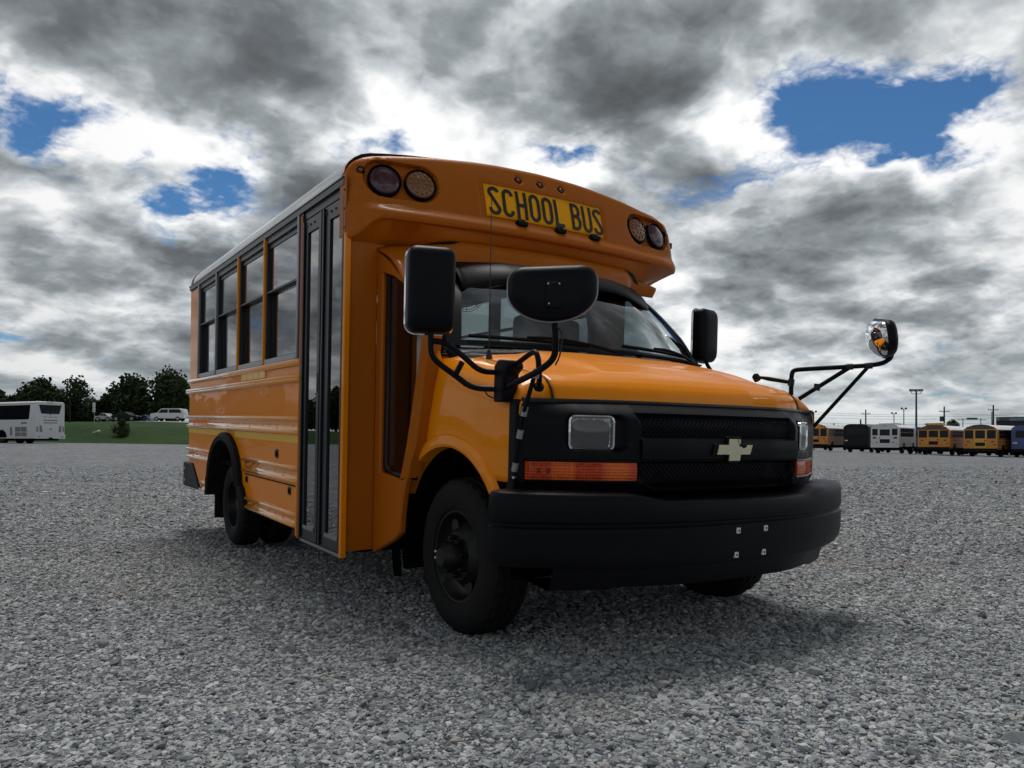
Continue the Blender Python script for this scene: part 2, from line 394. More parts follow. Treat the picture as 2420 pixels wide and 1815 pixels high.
def build_gravel():
    """loose crushed stone of the lot, nearest stretch: one scattered mass"""
    rng = np.random.default_rng(3)
    pts = []; sc = []; tint = []
    def zone(y0, y1, dens, s0, s1, fade=0):
        xm = y1*.72+.8
        n = int(dens*2*xm*(y1-y0)); x = rng.uniform(-xm, xm, n); y = rng.uniform(y0, y1, n)
        k = np.abs(x) < y*.70+.6
        if fade: k &= rng.uniform(0, 1, n) > np.clip((y-y0)/(y1-y0)*1.15-.15, 0, 1)**1.3*.95
        pk = np.sin(x*.9+y*.55+1.0)+np.sin(x*-.5+y*1.3+2.2)*.8+np.sin(x*2.1+y*.4)*.45+np.sin((x+y)*3.7)*.25
        k &= rng.uniform(0, 1, n) > np.clip(pk*.45-.25, 0, .62)
        x = x[k]; y = y[k]; n = len(x)
        s = np.exp(rng.normal(0, .38, n)); s = (s0+s1)/2*s*.9; s = np.clip(s, s0*.5, s1*1.9)
        pts.append(np.stack([x, y, s*rng.uniform(-.05, .35, n)], 1)); sc.append(s); tint.append(rng.uniform(0, 1, n))
    zone(1.5, 3.6, 6500, .0055, .0105); zone(3.6, 6, 4200, .006, .0115); zone(6, 9.5, 1500, .008, .015, 1); zone(8, 14, 560, .010, .019, 1); zone(12, 26, 110, .014, .026, 1); zone(1.5, 9, 60, .012, .019)
    P = np.concatenate(pts)
    for i in np.nonzero(P[:, 1] > 8)[0]: P[i, 2] += ground_z(P[i, 0], P[i, 1])
    s = np.concatenate(sc); t = np.concatenate(tint)
    me = bpy.data.meshes.new('gravel'); me.vertices.add(len(P)); me.vertices.foreach_set('co', P.ravel().astype(np.float32))
    a = me.attributes.new('size', 'FLOAT', 'POINT'); a.data.foreach_set('value', s.astype(np.float32))
    a = me.attributes.new('turn', 'FLOAT_VECTOR', 'POINT'); a.data.foreach_set('vector', np.stack([rng.normal(0, .30, len(P)), rng.normal(0, .30, len(P)), rng.uniform(0, 6.28, len(P))], 1).ravel().astype(np.float32))
    o = bpy.data.objects.new('gravel', me); COL.objects.link(o)
    ng = bpy.data.node_groups.new('gravel_scatter', 'GeometryNodeTree')
    ng.interface.new_socket('Geometry', in_out='INPUT', socket_type='NodeSocketGeometry'); ng.interface.new_socket('Geometry', in_out='OUTPUT', socket_type='NodeSocketGeometry')
    N = ng.nodes; L = ng.links
    gi = N.new('NodeGroupInput'); go = N.new('NodeGroupOutput')
    gj = N.new('GeometryNodeGeometryToInstance')
    for i in range(5):
        ic = N.new('GeometryNodeMeshIcoSphere'); ic.inputs['Radius'].default_value = 1.0; ic.inputs['Subdivisions'].default_value = 1 if i % 2 else 2
        nz = N.new('ShaderNodeTexNoise'); nz.inputs['Scale'].default_value = 1.1; nz.inputs['Detail'].default_value = 1
        ps = N.new('GeometryNodeInputPosition'); ad = N.new('ShaderNodeVectorMath'); ad.operation = 'ADD'; ad.inputs[1].default_value = (i*7.3, i*3.1, i*1.7)
        L.new(ps.outputs[0], ad.inputs[0]); L.new(ad.outputs[0], nz.inputs['Vector'])
        sb = N.new('ShaderNodeVectorMath'); sb.operation = 'SUBTRACT'; sb.inputs[1].default_value = (.5, .5, .5); L.new(nz.outputs['Color'], sb.inputs[0])
        sc_ = N.new('ShaderNodeVectorMath'); sc_.operation = 'SCALE'; sc_.inputs[3].default_value = 1.5; L.new(sb.outputs[0], sc_.inputs[0])
        sp = N.new('GeometryNodeSetPosition'); L.new(ic.outputs[0], sp.inputs[0]); L.new(sc_.outputs[0], sp.inputs['Offset'])
        tr = N.new('GeometryNodeTransform'); tr.inputs['Scale'].default_value = [(1, .8, .52), (1.2, .8, .58), (.9, 1.0, .5), (1.3, .75, .46), (1, .9, .62)][i]
        L.new(sp.outputs[0], tr.inputs[0]); L.new(tr.outputs[0], gj.inputs[0])
    iop = N.new('GeometryNodeInstanceOnPoints'); L.new(gi.outputs[0], iop.inputs['Points']); L.new(gj.outputs[0], iop.inputs['Instance']); iop.inputs['Pick Instance'].default_value = True
    na = N.new('GeometryNodeInputNamedAttribute'); na.data_type = 'FLOAT'; na.inputs[0].default_value = 'size'
    nb = N.new('GeometryNodeInputNamedAttribute'); nb.data_type = 'FLOAT_VECTOR'; nb.inputs[0].default_value = 'turn'
    L.new(na.outputs[0], iop.inputs['Scale']); L.new(nb.outputs[0], iop.inputs['Rotation'])
    sm = N.new('GeometryNodeSetMaterial'); L.new(iop.outputs[0], sm.inputs[0]); L.new(sm.outputs[0], go.inputs[0])
    def fn(T, b):
        r = T.n('ShaderNodeObjectInfo').outputs['Random']
        f, _ = T.noise(obco(T), 1.6, 4, .6); wp = T.n('ShaderNodeNewGeometry').outputs['Position']
        pt, _ = T.noise(wp, .55, 5, .6)
        col = T.ramp(r, [(0, (.10, .108, .116)), (.25, (.235, .25, .262)), (.6, (.37, .388, .398)), (.9, (.54, .555, .558)), (.975, (.34, .31, .28)), (1, (.70, .70, .69))])
        col = T.mix(T.m('MULTIPLY', T.ss(pt, .54, .70), .38), col, (.30, .255, .205))
        col = T.mix(T.m('MULTIPLY', T.ss(pt, .46, .30), .30), col, (.13, .14, .155))
        T.links.new(T.mix(T.m('MULTIPLY', T.ss(f, .4, .7), .4), col, (.20, .212, .222)), b.inputs['Base Color'])
    sm.inputs['Material'].default_value = mat('crushed_limestone', (.3, .3, .3), .85, spec=.25, fn=fn)
    md = o.modifiers.new('scatter', 'NODES'); md.node_group = ng
    tag(o, kind='stuff'); return o
build_gravel()
# ---------------------------------------------------------------- the school bus (X forward, Y to its left, Z up)
BX = Vector((.54413621, -.83852721, -.02806958)); BY = Vector((.83871455, .54451647, -.00772801)); BZ = Vector((.02176449, -.01933728, .9995761))
BM = Matrix(((BX.x, BY.x, BZ.x, .50068), (BX.y, BY.y, BZ.y, 4.15343), (BX.z, BY.z, BZ.z, CAM_Z-.92100), (0, 0, 0, 1)))
bus = empty('school_bus', 'small yellow school bus with black bumper and mirrors, largest and nearest vehicle on the gravel', 'school bus', mtx=BM)
HB = 1.2                                   # half width of the body
def XZ(y0): return lambda a, b, d: (a, y0+d, b)

# --- body sides
def side(sg):
    y = sg*HB; inn = -sg
    def P(a, b, d): return (a, y+inn*d, b)
    x1 = -1.53 if sg < 0 else -1.27
    arch = [(-2.72, .325)]+[(-2.86, .47)]+arc(-3.44, .44, .525, .425, 8, 172, 20)+[(-3.99, .47), (-4.02, .325)]
    low = [(x1, 1.236), (x1, .325)]+arch+[(-4.45, .325), (-4.82, .55), (-5.07, .55), (-5.07, 1.236)]
    MB().prism(low, P, 0, .03).build('side_panel', M['panel'], bus, smooth=0)
    MB().prism([(x1, 1.236), (x1, 1.372), (-5.08, 1.372), (-5.08, 1.236)], P, .006, .036).build('belt_panel', M['panel'], bus, smooth=0)
    MB().prism([(-4.66, 1.372), (-5.07, 1.372), (-5.07, 2.30), (-4.66, 2.30)], P, .001, .03).build('rear_quarter_panel', M['paint'], bus, smooth=0)
    MB().box(-5.07, x1, min(y, y+inn*.05), max(y, y+inn*.05), 2.246, 2.262).box(-5.08, -.80, min(y-inn*.012, y+inn*.05), max(y-inn*.012, y+inn*.05), 2.262, 2.300).build('header_rail', M['blackm'], bus)
    if sg < 0: MB().box(-5.1, -.80, y-.016, y+.01, 2.296, 2.308).build('drip_rail', M['blackm'], bus, bevel=.004)
    # rub rails: hat sections with a bright rolled edge above and below
    def rail(z0, z1, xa, xb, prot=.028):
        ym = y-inn*prot
        mb = MB()
        bead = lambda zc: [(prot-.010+.012*math.cos(R_(t)), zc+.013*math.sin(R_(t))) for t in (80, 50, 20, -10, -40, -70)]
        prof = [(0, z1+.018)]+bead(z1)+([(.006, z1-.018), (.006, z0+.018)] if z1-z0 > .03 else [])+bead(z0)+[(0, z0-.018)]
        n = len(prof)
        for xx, k in ((xa, 0), (xa+.03, 1), (xb-.03, 1), (xb, 0)):
            mb.v += [(xx, y-inn*(d*k+.001), z) for d, z in prof]
        for i in range(3):
            for j in range(n-1): mb.f.append((i*n+j, i*n+j+1, (i+1)*n+j+1, (i+1)*n+j))
        mb.build('rub_rail', M['railp'], bus, smooth=60)
        rv = MB(); nn = int(abs(xb-xa)/.17)
        for i in range(nn):
            for zz in ((z0+z1)/2,)+((z0+.02,) if i % 4 == 1 else ()):
                rv.lathe([(0, .0075), (.004, .006), (.006, .001)], (xa+(i+.5)*(xb-xa)/nn, y-inn*.0065, zz), (0, -inn, 0), 6)
        tag(rv.build('rivet_row', M['paint'], bus), kind='stuff')
    rail(.915, 1.000, -5.09, x1-.005)
    rail(.610, .690, -2.86, x1-.015); rail(.610, .690, -5.09, -4.00)
    rail(.335, .400, -2.76, x1-.02); rail(.335, .400, -4.44, -4.03)
    rail(1.244, 1.262, -5.10, x1-.005, .034); rail(1.352, 1.360, -5.09, x1-.005, .022)
    # yellow reflective strips
    for xa, xb in ((-5.07, -3.42), (-3.17, x1-.01)):
        MB().box(xa, xb, min(y-inn*.003, y), max(y-inn*.003, y), .848, .897).build('reflective_strip', M['tape'], bus)
    if sg < 0:
        for i in range(4): MB().box(-2.98+i*.168, -2.98+i*.168+.155, y-.002, y+.01, 1.285, 1.335).build('amber_reflector', M['tape'], bus)
    # rubber lip round the rear wheel opening
    mb = MB(); A = [(-2.70, .318)]+[(-2.845, .475)]+arc(-3.44, .44, .54, .44, 6, 174, 22)+[(-4.0, .47), (-4.03, .318)]
    B = [(-2.80, .318), (-2.915, .48)]+arc(-3.44, .44, .475, .375, 6, 174, 22)+[(-3.935, .47), (-3.96, .318)]
    ring = lambda pts, d: [(a, y-inn*d, b) for a, b in pts]
    mb.ribbon(ring(A, .002), ring(A, .035)); mb.ribbon(ring(A, .035), ring([((p[0]+q[0])/2, (p[1]+q[1])/2) for p, q in zip(A, B)], .062)); mb.ribbon(ring([((p[0]+q[0])/2, (p[1]+q[1])/2) for p, q in zip(A, B)], .062), ring(B, .05)); mb.ribbon(ring(B, .05), ring(B, -.12))
    mb.build('wheel_arch_lip', M['rubber'], bus, smooth=60)
    # latches of the skirt doors
    if sg < 0:
        for xx, zz, s in ((-2.0, .765, .035), (-2.775, .54, .028), (-1.705, .54, .030)):
            f = MB().box(xx-s, xx+s, y-.006, y+.01, zz-s*.9, zz+s*.9).build('latch', M['blackg'], bus, bevel=.006)
            MB().box(xx-s*.3, xx+s*.3, y-.012, y-.004, zz-s*.5, zz+s*.5).build('latch_lever', M['blackp'], f, bevel=.002)
        # seam of the luggage hatch
        MB().box(-2.83, -1.56, y-.004, y, .574, .581).box(-1.572, -1.562, y-.0035, y, .41, .574).build('hatch_seam', M['dark'], bus)
        MB().box(-1.558, -1.535, y-.010, y+.02, .27, .60).build('hatch_post', M['paint'], bus, bevel=.004)
side(-1); side(1)

# --- side windows, each two sliding sashes in a black frame
def window(sg, xa, xb):
    y = sg*HB; inn = -sg
    def bx(mb, a, b, d0, d1, z0, z1): mb.box(a, b, min(y+inn*d0, y+inn*d1), max(y+inn*d0, y+inn*d1), z0, z1)
    f = MB(); z0, z1 = 1.372, 2.246
    bx(f, xa, xa+.026, .0, .075, z0, z1); bx(f, xb-.020, xb, .0, .075, z0, z1); bx(f, xa+.026, xb-.02, .0, .075, z1-.030, z1)
    fr = f.build('side_window', M['blackm'], bus, bevel=.004)
    s = MB(); bx(s, xa+.026, xb-.02, -.012, .075, z0, z0+.040); s.build('sill', M['alu'], fr, bevel=.006)
    u = MB(); d0, d1 = .014, .030                                     # upper sash
    bx(u, xa+.027, xb-.021, d0, d1, 1.868, 1.893); bx(u, xa+.027, xb-.021, d0, d1, z1-.062, z1-.031); bx(u, xa+.027, xa+.038, d0, d1, 1.893, z1-.062); bx(u, xb-.034, xb-.021, d0, d1, 1.893, z1-.062)
    bx(u, xa+.027, xb-.021, d0-.014, d0, 1.872, 1.882)
    u.build('upper_sash', M['blackm'], fr)
    l = MB(); d0, d1 = .032, .046
    bx(l, xa+.027, xa+.046, d0, d1, z0+.041, 1.89); bx(l, xb-.036, xb-.021, d0, d1, z0+.041, 1.89); bx(l, xa+.046, xb-.036, d0, d1, z0+.041, z0+.055); bx(l, xa+.046, xb-.036, d0, d1, 1.872, 1.890)
    l.build('lower_sash', M['blackm'], fr)
    for zz0, zz1, d in ((1.893, z1-.062, .020), (z0+.055, 1.872, .037)):
        a = y+inn*d
        MB().add([(xa+.036, a, zz0), (xb-.03, a, zz0), (xb-.03, a, zz1), (xa+.036, a, zz1)], [(0, 1, 2, 3)]).build('pane', M['glass'], fr, smooth=0)
WX = [-1.575, -2.345, -3.10, -3.875, -4.63]
for a, b in zip(WX, WX[1:]): window(-1, b+.012, a-.012)
for i, x in enumerate(WX):
    MB().box(x-.012, x+.012, -HB-.016, -HB+.05, 1.376, 2.262).build('window_post', M['paint'] if i in (1, 2) else M['alu'], bus, bevel=.006)
MB().box(-1.563, -1.50, -HB-.004, -HB+.06, 1.372, 2.262).build('door_pillar', M['blackm'], bus)
LX = [-1.30]+[-1.575, -2.345, -3.10, -3.875, -4.63]
for a, b in zip(LX[1:], LX[2:]): window(1, b+.03, a-.03)
MB().box(-1.545, -1.27, HB-.05, HB-.002, 1.372, 2.246).build('front_quarter_panel', M['paint'], bus)
for x in LX: MB().box(x-.03, x+.03, HB-.06, HB-.001, 1.372, 2.246).build('window_post', M['blackm'], bus)

# --- entrance door: two black leaves
MB().box(-1.53, -1.500, -HB-.010, -HB+.10, .262, 2.246).build('door_jamb', M['fibre'], bus, bevel=.004)
MB().box(-.788, -.755, -HB-.012, -HB+.022, .255, 2.00).build('door_jamb', M['paint'], bus, bevel=.006)
MB().box(-1.50, -.788, -HB+.004, -HB+.06, 2.215, 2.262).build('door_header', M['blackm'], bus)
def leaf(xa, xb, ga, gb, shift=0):
    y0, y1 = -HB+.002, -HB+.040
    f = MB(); z0, z1, g0, g1 = .275, 2.205, .350, 2.125
    f.box(xa, ga, y0, y1, z0, z1).box(gb, xb, y0, y1, z0, z1).box(ga, gb, y0, y1, z0, g0).box(ga, gb, y0, y1, g1, z1)
    o = f.build('door', M['blackm'], bus)
    r = MB()
    for a, b in ((xa+.004, xa+.026), (xb-.026, xb-.004)): r.box(a, b, y0-.012, y0, z0+.002, z1-.002)
    r.build('door_rail', M['blackm'], o, bevel=.004)
    s = MB(); s.box(ga, gb, y0-.006, y0+.02, g0-.014, g0+.008).build('glazing_bead', M['alu'], o)
    yy = y0+.010
    MB().add([(ga-.005, yy, g0), (gb+.005, yy, g0), (gb+.005, yy, g1), (ga-.005, yy, g1)], [(0, 1, 2, 3)]).build('pane', M['doorg'], o, smooth=0)
    for k in range(3): MB().lathe([(0, .009), (.005, .007)], (xa+.05+k*.07, y0, 2.168), (0, -1, 0), 6).build('bolt', M['ink'], o)
    return o
lf = leaf(-1.497, -1.150, -1.425, -1.232)
leaf(-1.140, -.792, -1.040, -.835)
MB().box(-1.185, -1.165, -HB-.012, -HB+.01, 1.16, 1.27).build('handle', M['blackp'], lf, bevel=.004)
MB().box(-1.50, -.79, -HB+.004, -HB+.03, .250, .268).build('door_sill', M['alu'], bus)
MB().tube([(-1.0, -HB+.16, .80), (-.93, -HB+.16, 1.02)], .009).build('grab_rail', M['steel'], bus)

# --- roof
def ztop(y):
    y = abs(y)
    return lerp_tab([(0, 2.541), (.3, 2.534), (.45, 2.524), (.7, 2.500), (.82, 2.484), (.96, 2.463), (1.05, 2.446), (1.10, 2.430), (1.14, 2.408), (1.17, 2.380), (1.19, 2.345), (1.2, 2.30)], y)
ys = sorted({round(t, 4) for t in list(np.linspace(-1.05, 1.05, 29))+[s*v for s in (-1, 1) for v in (1.08, 1.10, 1.12, 1.14, 1.155, 1.17, 1.18, 1.19, 1.197, 1.2)]})
def zroof(y): return lerp_tab([(0, 2.565), (.45, 2.548), (.82, 2.508), (.96, 2.488), (1.05, 2.472), (1.10, 2.456), (1.14, 2.431), (1.17, 2.402), (1.19, 2.368), (1.197, 2.335), (1.2, 2.30)], abs(y))
mb = MB()
for x in (-.84, -1.6, -2.4, -3.2, -4.0, -4.8, -5.0): mb.v += [(x, y, zroof(y)) for y in ys]
n = len(ys)
for i in range(6):
    for j in range(n-1): mb.f.append((i*n+j, i*n+j+1, (i+1)*n+j+1, (i+1)*n+j))
mb.build('roof', M['white'], bus, smooth=60)
# rear cap with a rounded edge
mb = MB()
for x, k in ((-4.99, 1.004), (-5.06, 1.003), (-5.12, .985), (-5.15, .95)): mb.v += [(x, y*k, 1.6+(zroof(y)-1.6)*(k if k < 1 else 1.003)) for y in ys]
for i in range(3):
    for j in range(n-1): mb.f.append((i*n+j, i*n+j+1, (i+1)*n+j+1, (i+1)*n+j))
rc = mb.build('rear_cap', M['fibre'], bus, smooth=60)
MB().prism([(-1.18, .56), (1.18, .56), (1.18, 1.38), (-1.18, 1.38)], lambda a, b, d: (-5.075-d, a, b), 0, .04).build('rear_wall', M['paint'], bus)
rw = MB()
for a, b, z0, z1 in ((-1.18, -.95, 1.38, 2.33), (-.45, -.38, 1.38, 2.33), (.38, .45, 1.38, 2.33), (.95, 1.18, 1.38, 2.33), (-.95, .95, 2.15, 2.33)): rw.box(-5.115, -5.075, a, b, z0, z1)
rw.box(-5.15, -5.11, -1.12, 1.12, 2.2, 2.36)
rw.build('rear_window_frame', M['paint'], bus)
for a, b in ((-.95, -.45), (-.38, .38), (.45, .95)):
    MB().add([(-5.095, a, 1.38), (-5.095, b, 1.38), (-5.095, b, 2.15), (-5.095, a, 2.15)], [(0, 1, 2, 3)]).build('rear_window', M['glass'], bus, smooth=0)
rb = MB(); rb.box(-5.30, -5.12, -1.21, 1.21, .30, .545)
for s in (-1, 1): rb.prism([(-5.12, .30), (-4.47, .315), (-4.84, .545), (-5.12, .545)], lambda a, b, d, s=s: (a, s*(HB+.012-d), b), 0, .05)
rbo = rb.build('rear_bumper', M['blackp'], bus, bevel=.008)
for zz in (.36, .48): MB().lathe([(0, .012), (.008, .009)], (-5.22, -1.21, zz), (0, -1, 0), 8).build('bolt', M['steel'], rbo)

# --- front cap over the windscreen, with pockets for lamps and the name board
def capX(y, z):
    t = z-2.10; ay = abs(y)
    return .062*(1-sst(2.105, 2.185, z))*(1-.6*sst(.95, 1.2, ay))-.598-.088*(y/.99)**2-(t*.10+t*t*.45)-(.055*((ay-1.09)/.11)**2 if ay > 1.09 else 0)
def lipz(y): return 2.088-(.112*sst(1.03, 1.2, -y) if y < 0 else 0)
def backXZ(y):
    if y > .86: t = sst(.80, 1.22, y); return (-.775-.215*t, 1.956+.080*t)
    k = sst(.62, .92, abs(y)); return (-.625*(1-k)-.775*k, 2.004*(1-k)+1.958*k)
def pocket(y, z):
    d = 0
    ay = abs(y)
    q = math.hypot(max(0, abs(ay-.905)-.105), (z-2.315)); d = max(d, .040*(1-sst(.098, .110, q)))
    qx, qz = abs(y-.012)-.462, abs(z-2.288)-.108
    d = max(d, .012*(1-sst(-.008, .008, max(qx, qz))))
    for c, zz in ((-.163, 2.458), (-.005, 2.458), (.153, 2.458), (-1.13, 2.352), (1.13, 2.352)):
        q = math.hypot((y-c)*.8, z-zz); d = max(d, .012*(1-sst(.020, .030, q)))
    return d
NY = 300; yy = [HB*math.sin(math.pi/2*t) if abs(t) > 2 else HB*t for t in np.linspace(-1, 1, NY)]
NZ = 46
def cap_section(y):
    bx_, bz_ = backXZ(y); zl = lipz(y); zt = ztop(y); xl = capX(y, zl)
    ay = abs(y); k = sst(1.0, 1.2, ay)
    pts = [(bx_, bz_), (bx_*.6+xl*.4, bz_*.6+zl*.4-.012*(1-k)), (xl-.035, zl-.012), (xl-.010, zl-.010), (xl, zl+.004)]
    z0, z1 = zl+.012, zt-.030
    for i in range(NZ):
        z = z0+(z1-z0)*i/(NZ-1); pts.append((capX(y, z)-pocket(y, z), z))
    xt = capX(y, z1)
    pts += [(xt-.010, zt-.014), (xt-.030, zt-.003), (xt-.06, zt), (-1.0 if y > 0 else -.84, zt+.002)]
    return pts
mb = MB()
secs = [cap_section(y) for y in yy]; m_ = len(secs[0])
for y, sct in zip(yy, secs): mb.v += [(x, y*1.004, z) for x, z in sct]
for i in range(NY-1):
    for j in range(m_-1): mb.f.append((i*m_+j, i*m_+j+1, (i+1)*m_+j+1, (i+1)*m_+j))
for s, i in ((0, 0), (1, NY-1)): mb.f.append(tuple(i*m_+j for j in range(m_)))
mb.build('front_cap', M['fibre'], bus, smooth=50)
for s in (-1,):       # flange that joins the cap to the sides
    fl = MB().box(-.865, -.772, min(s*HB, s*(HB+.009)), max(s*HB, s*(HB+.009)), 1.985, 2.31).build('cap_flange', M['fibre'], bus, bevel=.003)
    for zz in (2.03, 2.13, 2.23): MB().lathe([(0, .008), (.004, .006)], (-.79, s*(HB+.009), zz), (0, s, 0), 6).build('bolt', M['ink'], fl)
def on_cap(y, z, d=0): return Vector((capX(y, z)+d, y, z))
def cap_frame(y, z):
    p = on_cap(y, z); u = (on_cap(y+.01, z)-on_cap(y-.01, z)).normalized(); v = (on_cap(y, z+.01)-on_cap(y, z-.01)).normalized()
    return p, u, v, u.cross(v).normalized()
def round_lamp(name, y, z, r, m, lens_name, parent=bus):
    p, u, v, n = cap_frame(y, z)
    n = n if n.x > 0 else -n
    o = MB().lathe([(-.034, r+.002), (-.008, r+.002), (-.004, r-.001), (-.008, r-.005), (-.020, r-.008)], p, n, 36).build(name, M['blackp'], parent)
    l = MB(); prof = [(-.022, r-.004)]
    for i in range(7): a = R_(90*i/6); prof.append((-.018+.022*math.sin(a), (r-.005)*math.cos(a*.985)))
    l.lathe(prof, p, n, 36).build(lens_name, m, o, smooth=70)
    return o, p, u, v, n
for s in (-1, 1):
    round_lamp('warning_lamp', s*1.003, 2.312, .092, M['redl'], 'red_lens')
    o, p, u, v, n = round_lamp('warning_lamp', s*.803, 2.316, .090, M['ambl'], 'amber_lens')
    dots = MB()
    for ring_r, cnt in ((.030, 6), (.060, 12)):
        for k in range(cnt):
            a = 2*math.pi*k/cnt; c = p+(u*math.cos(a)+v*math.sin(a))*ring_r+n*(.022*math.sqrt(max(0, 1-(ring_r/.088)**2))-.016)
            dots.lathe([(-.004, .009), (.0015, .008), (.004, .004)], c, n, 8)
    dots.build('lamp_cell', M['ambl'], o)
for y, z in ((-.163, 2.458), (-.005, 2.458), (.153, 2.458), (-1.13, 2.352), (1.13, 2.352)):
    p, u, v, n = cap_frame(y, z)
    if n.x < 0: n = -n
    o = MB().lathe([(-.02, .022), (-.004, .021), (-.006, .015)], p, n, 18).build('marker_lamp', M['blackp'], bus)
    MB().lathe([(-.012, .015), (-.004, .013), (.002, .006)], p, n, 14).build('marker_lens', M['ambl'], o)
# name board
SY0, SY1, SZ0, SZ1 = -.415, .452, 2.192, 2.388
def on_board(a, b, d): y = SY0+(SY1-SY0)*a; z = SZ0+(SZ1-SZ0)*b; return (capX(y, z)-.012+d, y, z)
bp = [(.5+a, .5+b) for a, b in rrect(1, 1, .06, 3)]
mb = MB(); nb = 40
mb.grid(lambda u, v: on_board(u, v, .005), nb, 6)
board = mb.build('name_board', M['signy'], bus, solid=.004)
def stroke_letter(ch):
    def c2(cx, cy, a0, a1, n=14, rx=.36, ry=.21): return arc(cx, cy, rx, ry, a0, a1, n)
    L_, Rr, B_, T_ = .0, .72, .0, 1.0
    h = .105                                                    # half stroke, in units of letter height
    if ch == 'S': return [c2(.36, .79-.0, 15, 190, 12, .29, .145+.01)+c2(.36, .21, 12, -190, 14, .29, .155)]
    if ch == 'C': return [c2(.36, .75, 5, 180, 12, .28, .195)+c2(.36, .25, 180, 355, 12, .28, .195)]
    if ch == 'O': return [c2(.36, .75, 0, 180, 12, .28, .195)+c2(.36, .25, 180, 360, 12, .28, .195)+[(.64, .75)]]
    if ch == 'H': return [[(.09, 0), (.09, 1)], [(.63, 0), (.63, 1)], [(.09, .5), (.63, .5)]]
    if ch == 'L': return [[(.09, 1), (.09, 0)], [(.02, .055), (.66, .055)]]
    if ch == 'U': return [[(.08, 1)]+c2(.36, .25, 180, 360, 12, .28, .195)+[(.64, 1)]]
    if ch == 'B': return [[(.09, 0), (.09, 1)], [(.09, .945), (.36, .945)]+c2(.36, .735, 90, -90, 10, .26, .21)+[(.09, .525)], [(.09, .525), (.38, .525)]+c2(.38, .29, 90, -90, 10, .27, .235)+[(.09, .055)]]
def stroke_mesh(path, hw, fn):
    Q = [Vector((a, b)) for a, b in path]; P = [Q[0]]; L2 = []; R2 = []
    for a, b in zip(Q, Q[1:]):
        k = max(1, math.ceil((b-a).length/.012)); P += [a.lerp(b, (i+1)/k) for i in range(k)]
    for i, p in enumerate(P):
        a = P[max(0, i-1)]; b = P[min(len(P)-1, i+1)]; t = (b-a).normalized(); nrm = Vector((-t.y, t.x))
        L2.append(p+nrm*hw); R2.append(p-nrm*hw)
    mb = MB(); n = len(P)
    for d in (.0, .0016): mb.v += [fn(q.x, q.y, d) for q in L2]+[fn(q.x, q.y, d) for q in R2]
    for i in range(n-1):
        for o, rv in ((0, 1), (2*n, 0)):
            q = (o+i, o+i+1, o+n+i+1, o+n+i); mb.f.append(q[::-1] if rv else q)
    return mb
pitch = .0925; x0 = SY0+.022
for k, ch in enumerate('SCHOOL BUS'):
    if ch == ' ': continue
    off = x0+(k if k < 6 else k-.62)*pitch
    LH, LW = .172, .100
    def fn(a, b, d, off=off):
        y = off+a; z = SZ0+.012+b; return (capX(y, z)-.012+.0085+d, y, z)
    mb = MB()
    for j, st in enumerate(stroke_letter(ch)):
        q = stroke_mesh([(a*LW, b*LH) for a, b in st], .0104, lambda a, b, d, j=j: fn(a, b, d+j*.0003))
        mb.add(q.v, q.f)
    mb.build('letter', M['ink'], board, smooth=0)
for y in (-.205, .072, .345):           # small black lamps that light the board
    p = on_cap(y, 2.172)
    o = MB().box(p.x-.02, p.x+.045, y-.034, y+.034, 2.150, 2.178).box(p.x-.005, p.x+.028, y-.022, y+.022, 2.178, 2.192).build('board_lamp', M['blackp'], bus, bevel=.006)
# black gasket between cap and cab
gp = []
for i in range(41):
    y = -.93+1.86*i/40; b = backXZ(y); gp.append((b[0]+.012, y, b[1]-.010))
MB().tube(gp, .013, 8).build('gasket', M['blackp'], bus)

# --- cab roof and walls under the cap
def cabL(y):
    if y > .62: return lerp_tab([(.62, (-.590, 1.868)), (.68, (-.655, 1.872)), (.76, (-.750, 1.885)), (1.025, (-.80, 1.90))], y)
    return lerp_tab([(0, (-.470, 1.885)), (.4, (-.515, 1.880)), (.64, (-.595, 1.866)), (.80, (-.570, 1.815)), (.92, (-.490, 1.745)), (1.025, (-.415, 1.69))], -y if y < 0 else y)
def cabU(y): return lerp_tab([(0, (-.628, 2.010)), (.6, (-.635, 2.005)), (.85, (-.750, 1.965)), (.96, (-.775, 1.955)), (1.025, (-.776, 1.93))], abs(y))
def cabf(u, v):
    y = (u*2-1)*1.025; l = cabL(y); h = cabU(y); bl = math.sin(math.pi*v)*.030
    return (l[0]+(h[0]-l[0])*v+bl*.8, y, l[1]+(h[1]-l[1])*v+bl)
MB().grid(cabf, 61, 9).build('cab_roof', M['fibre'], bus, smooth=60, solid=.012)
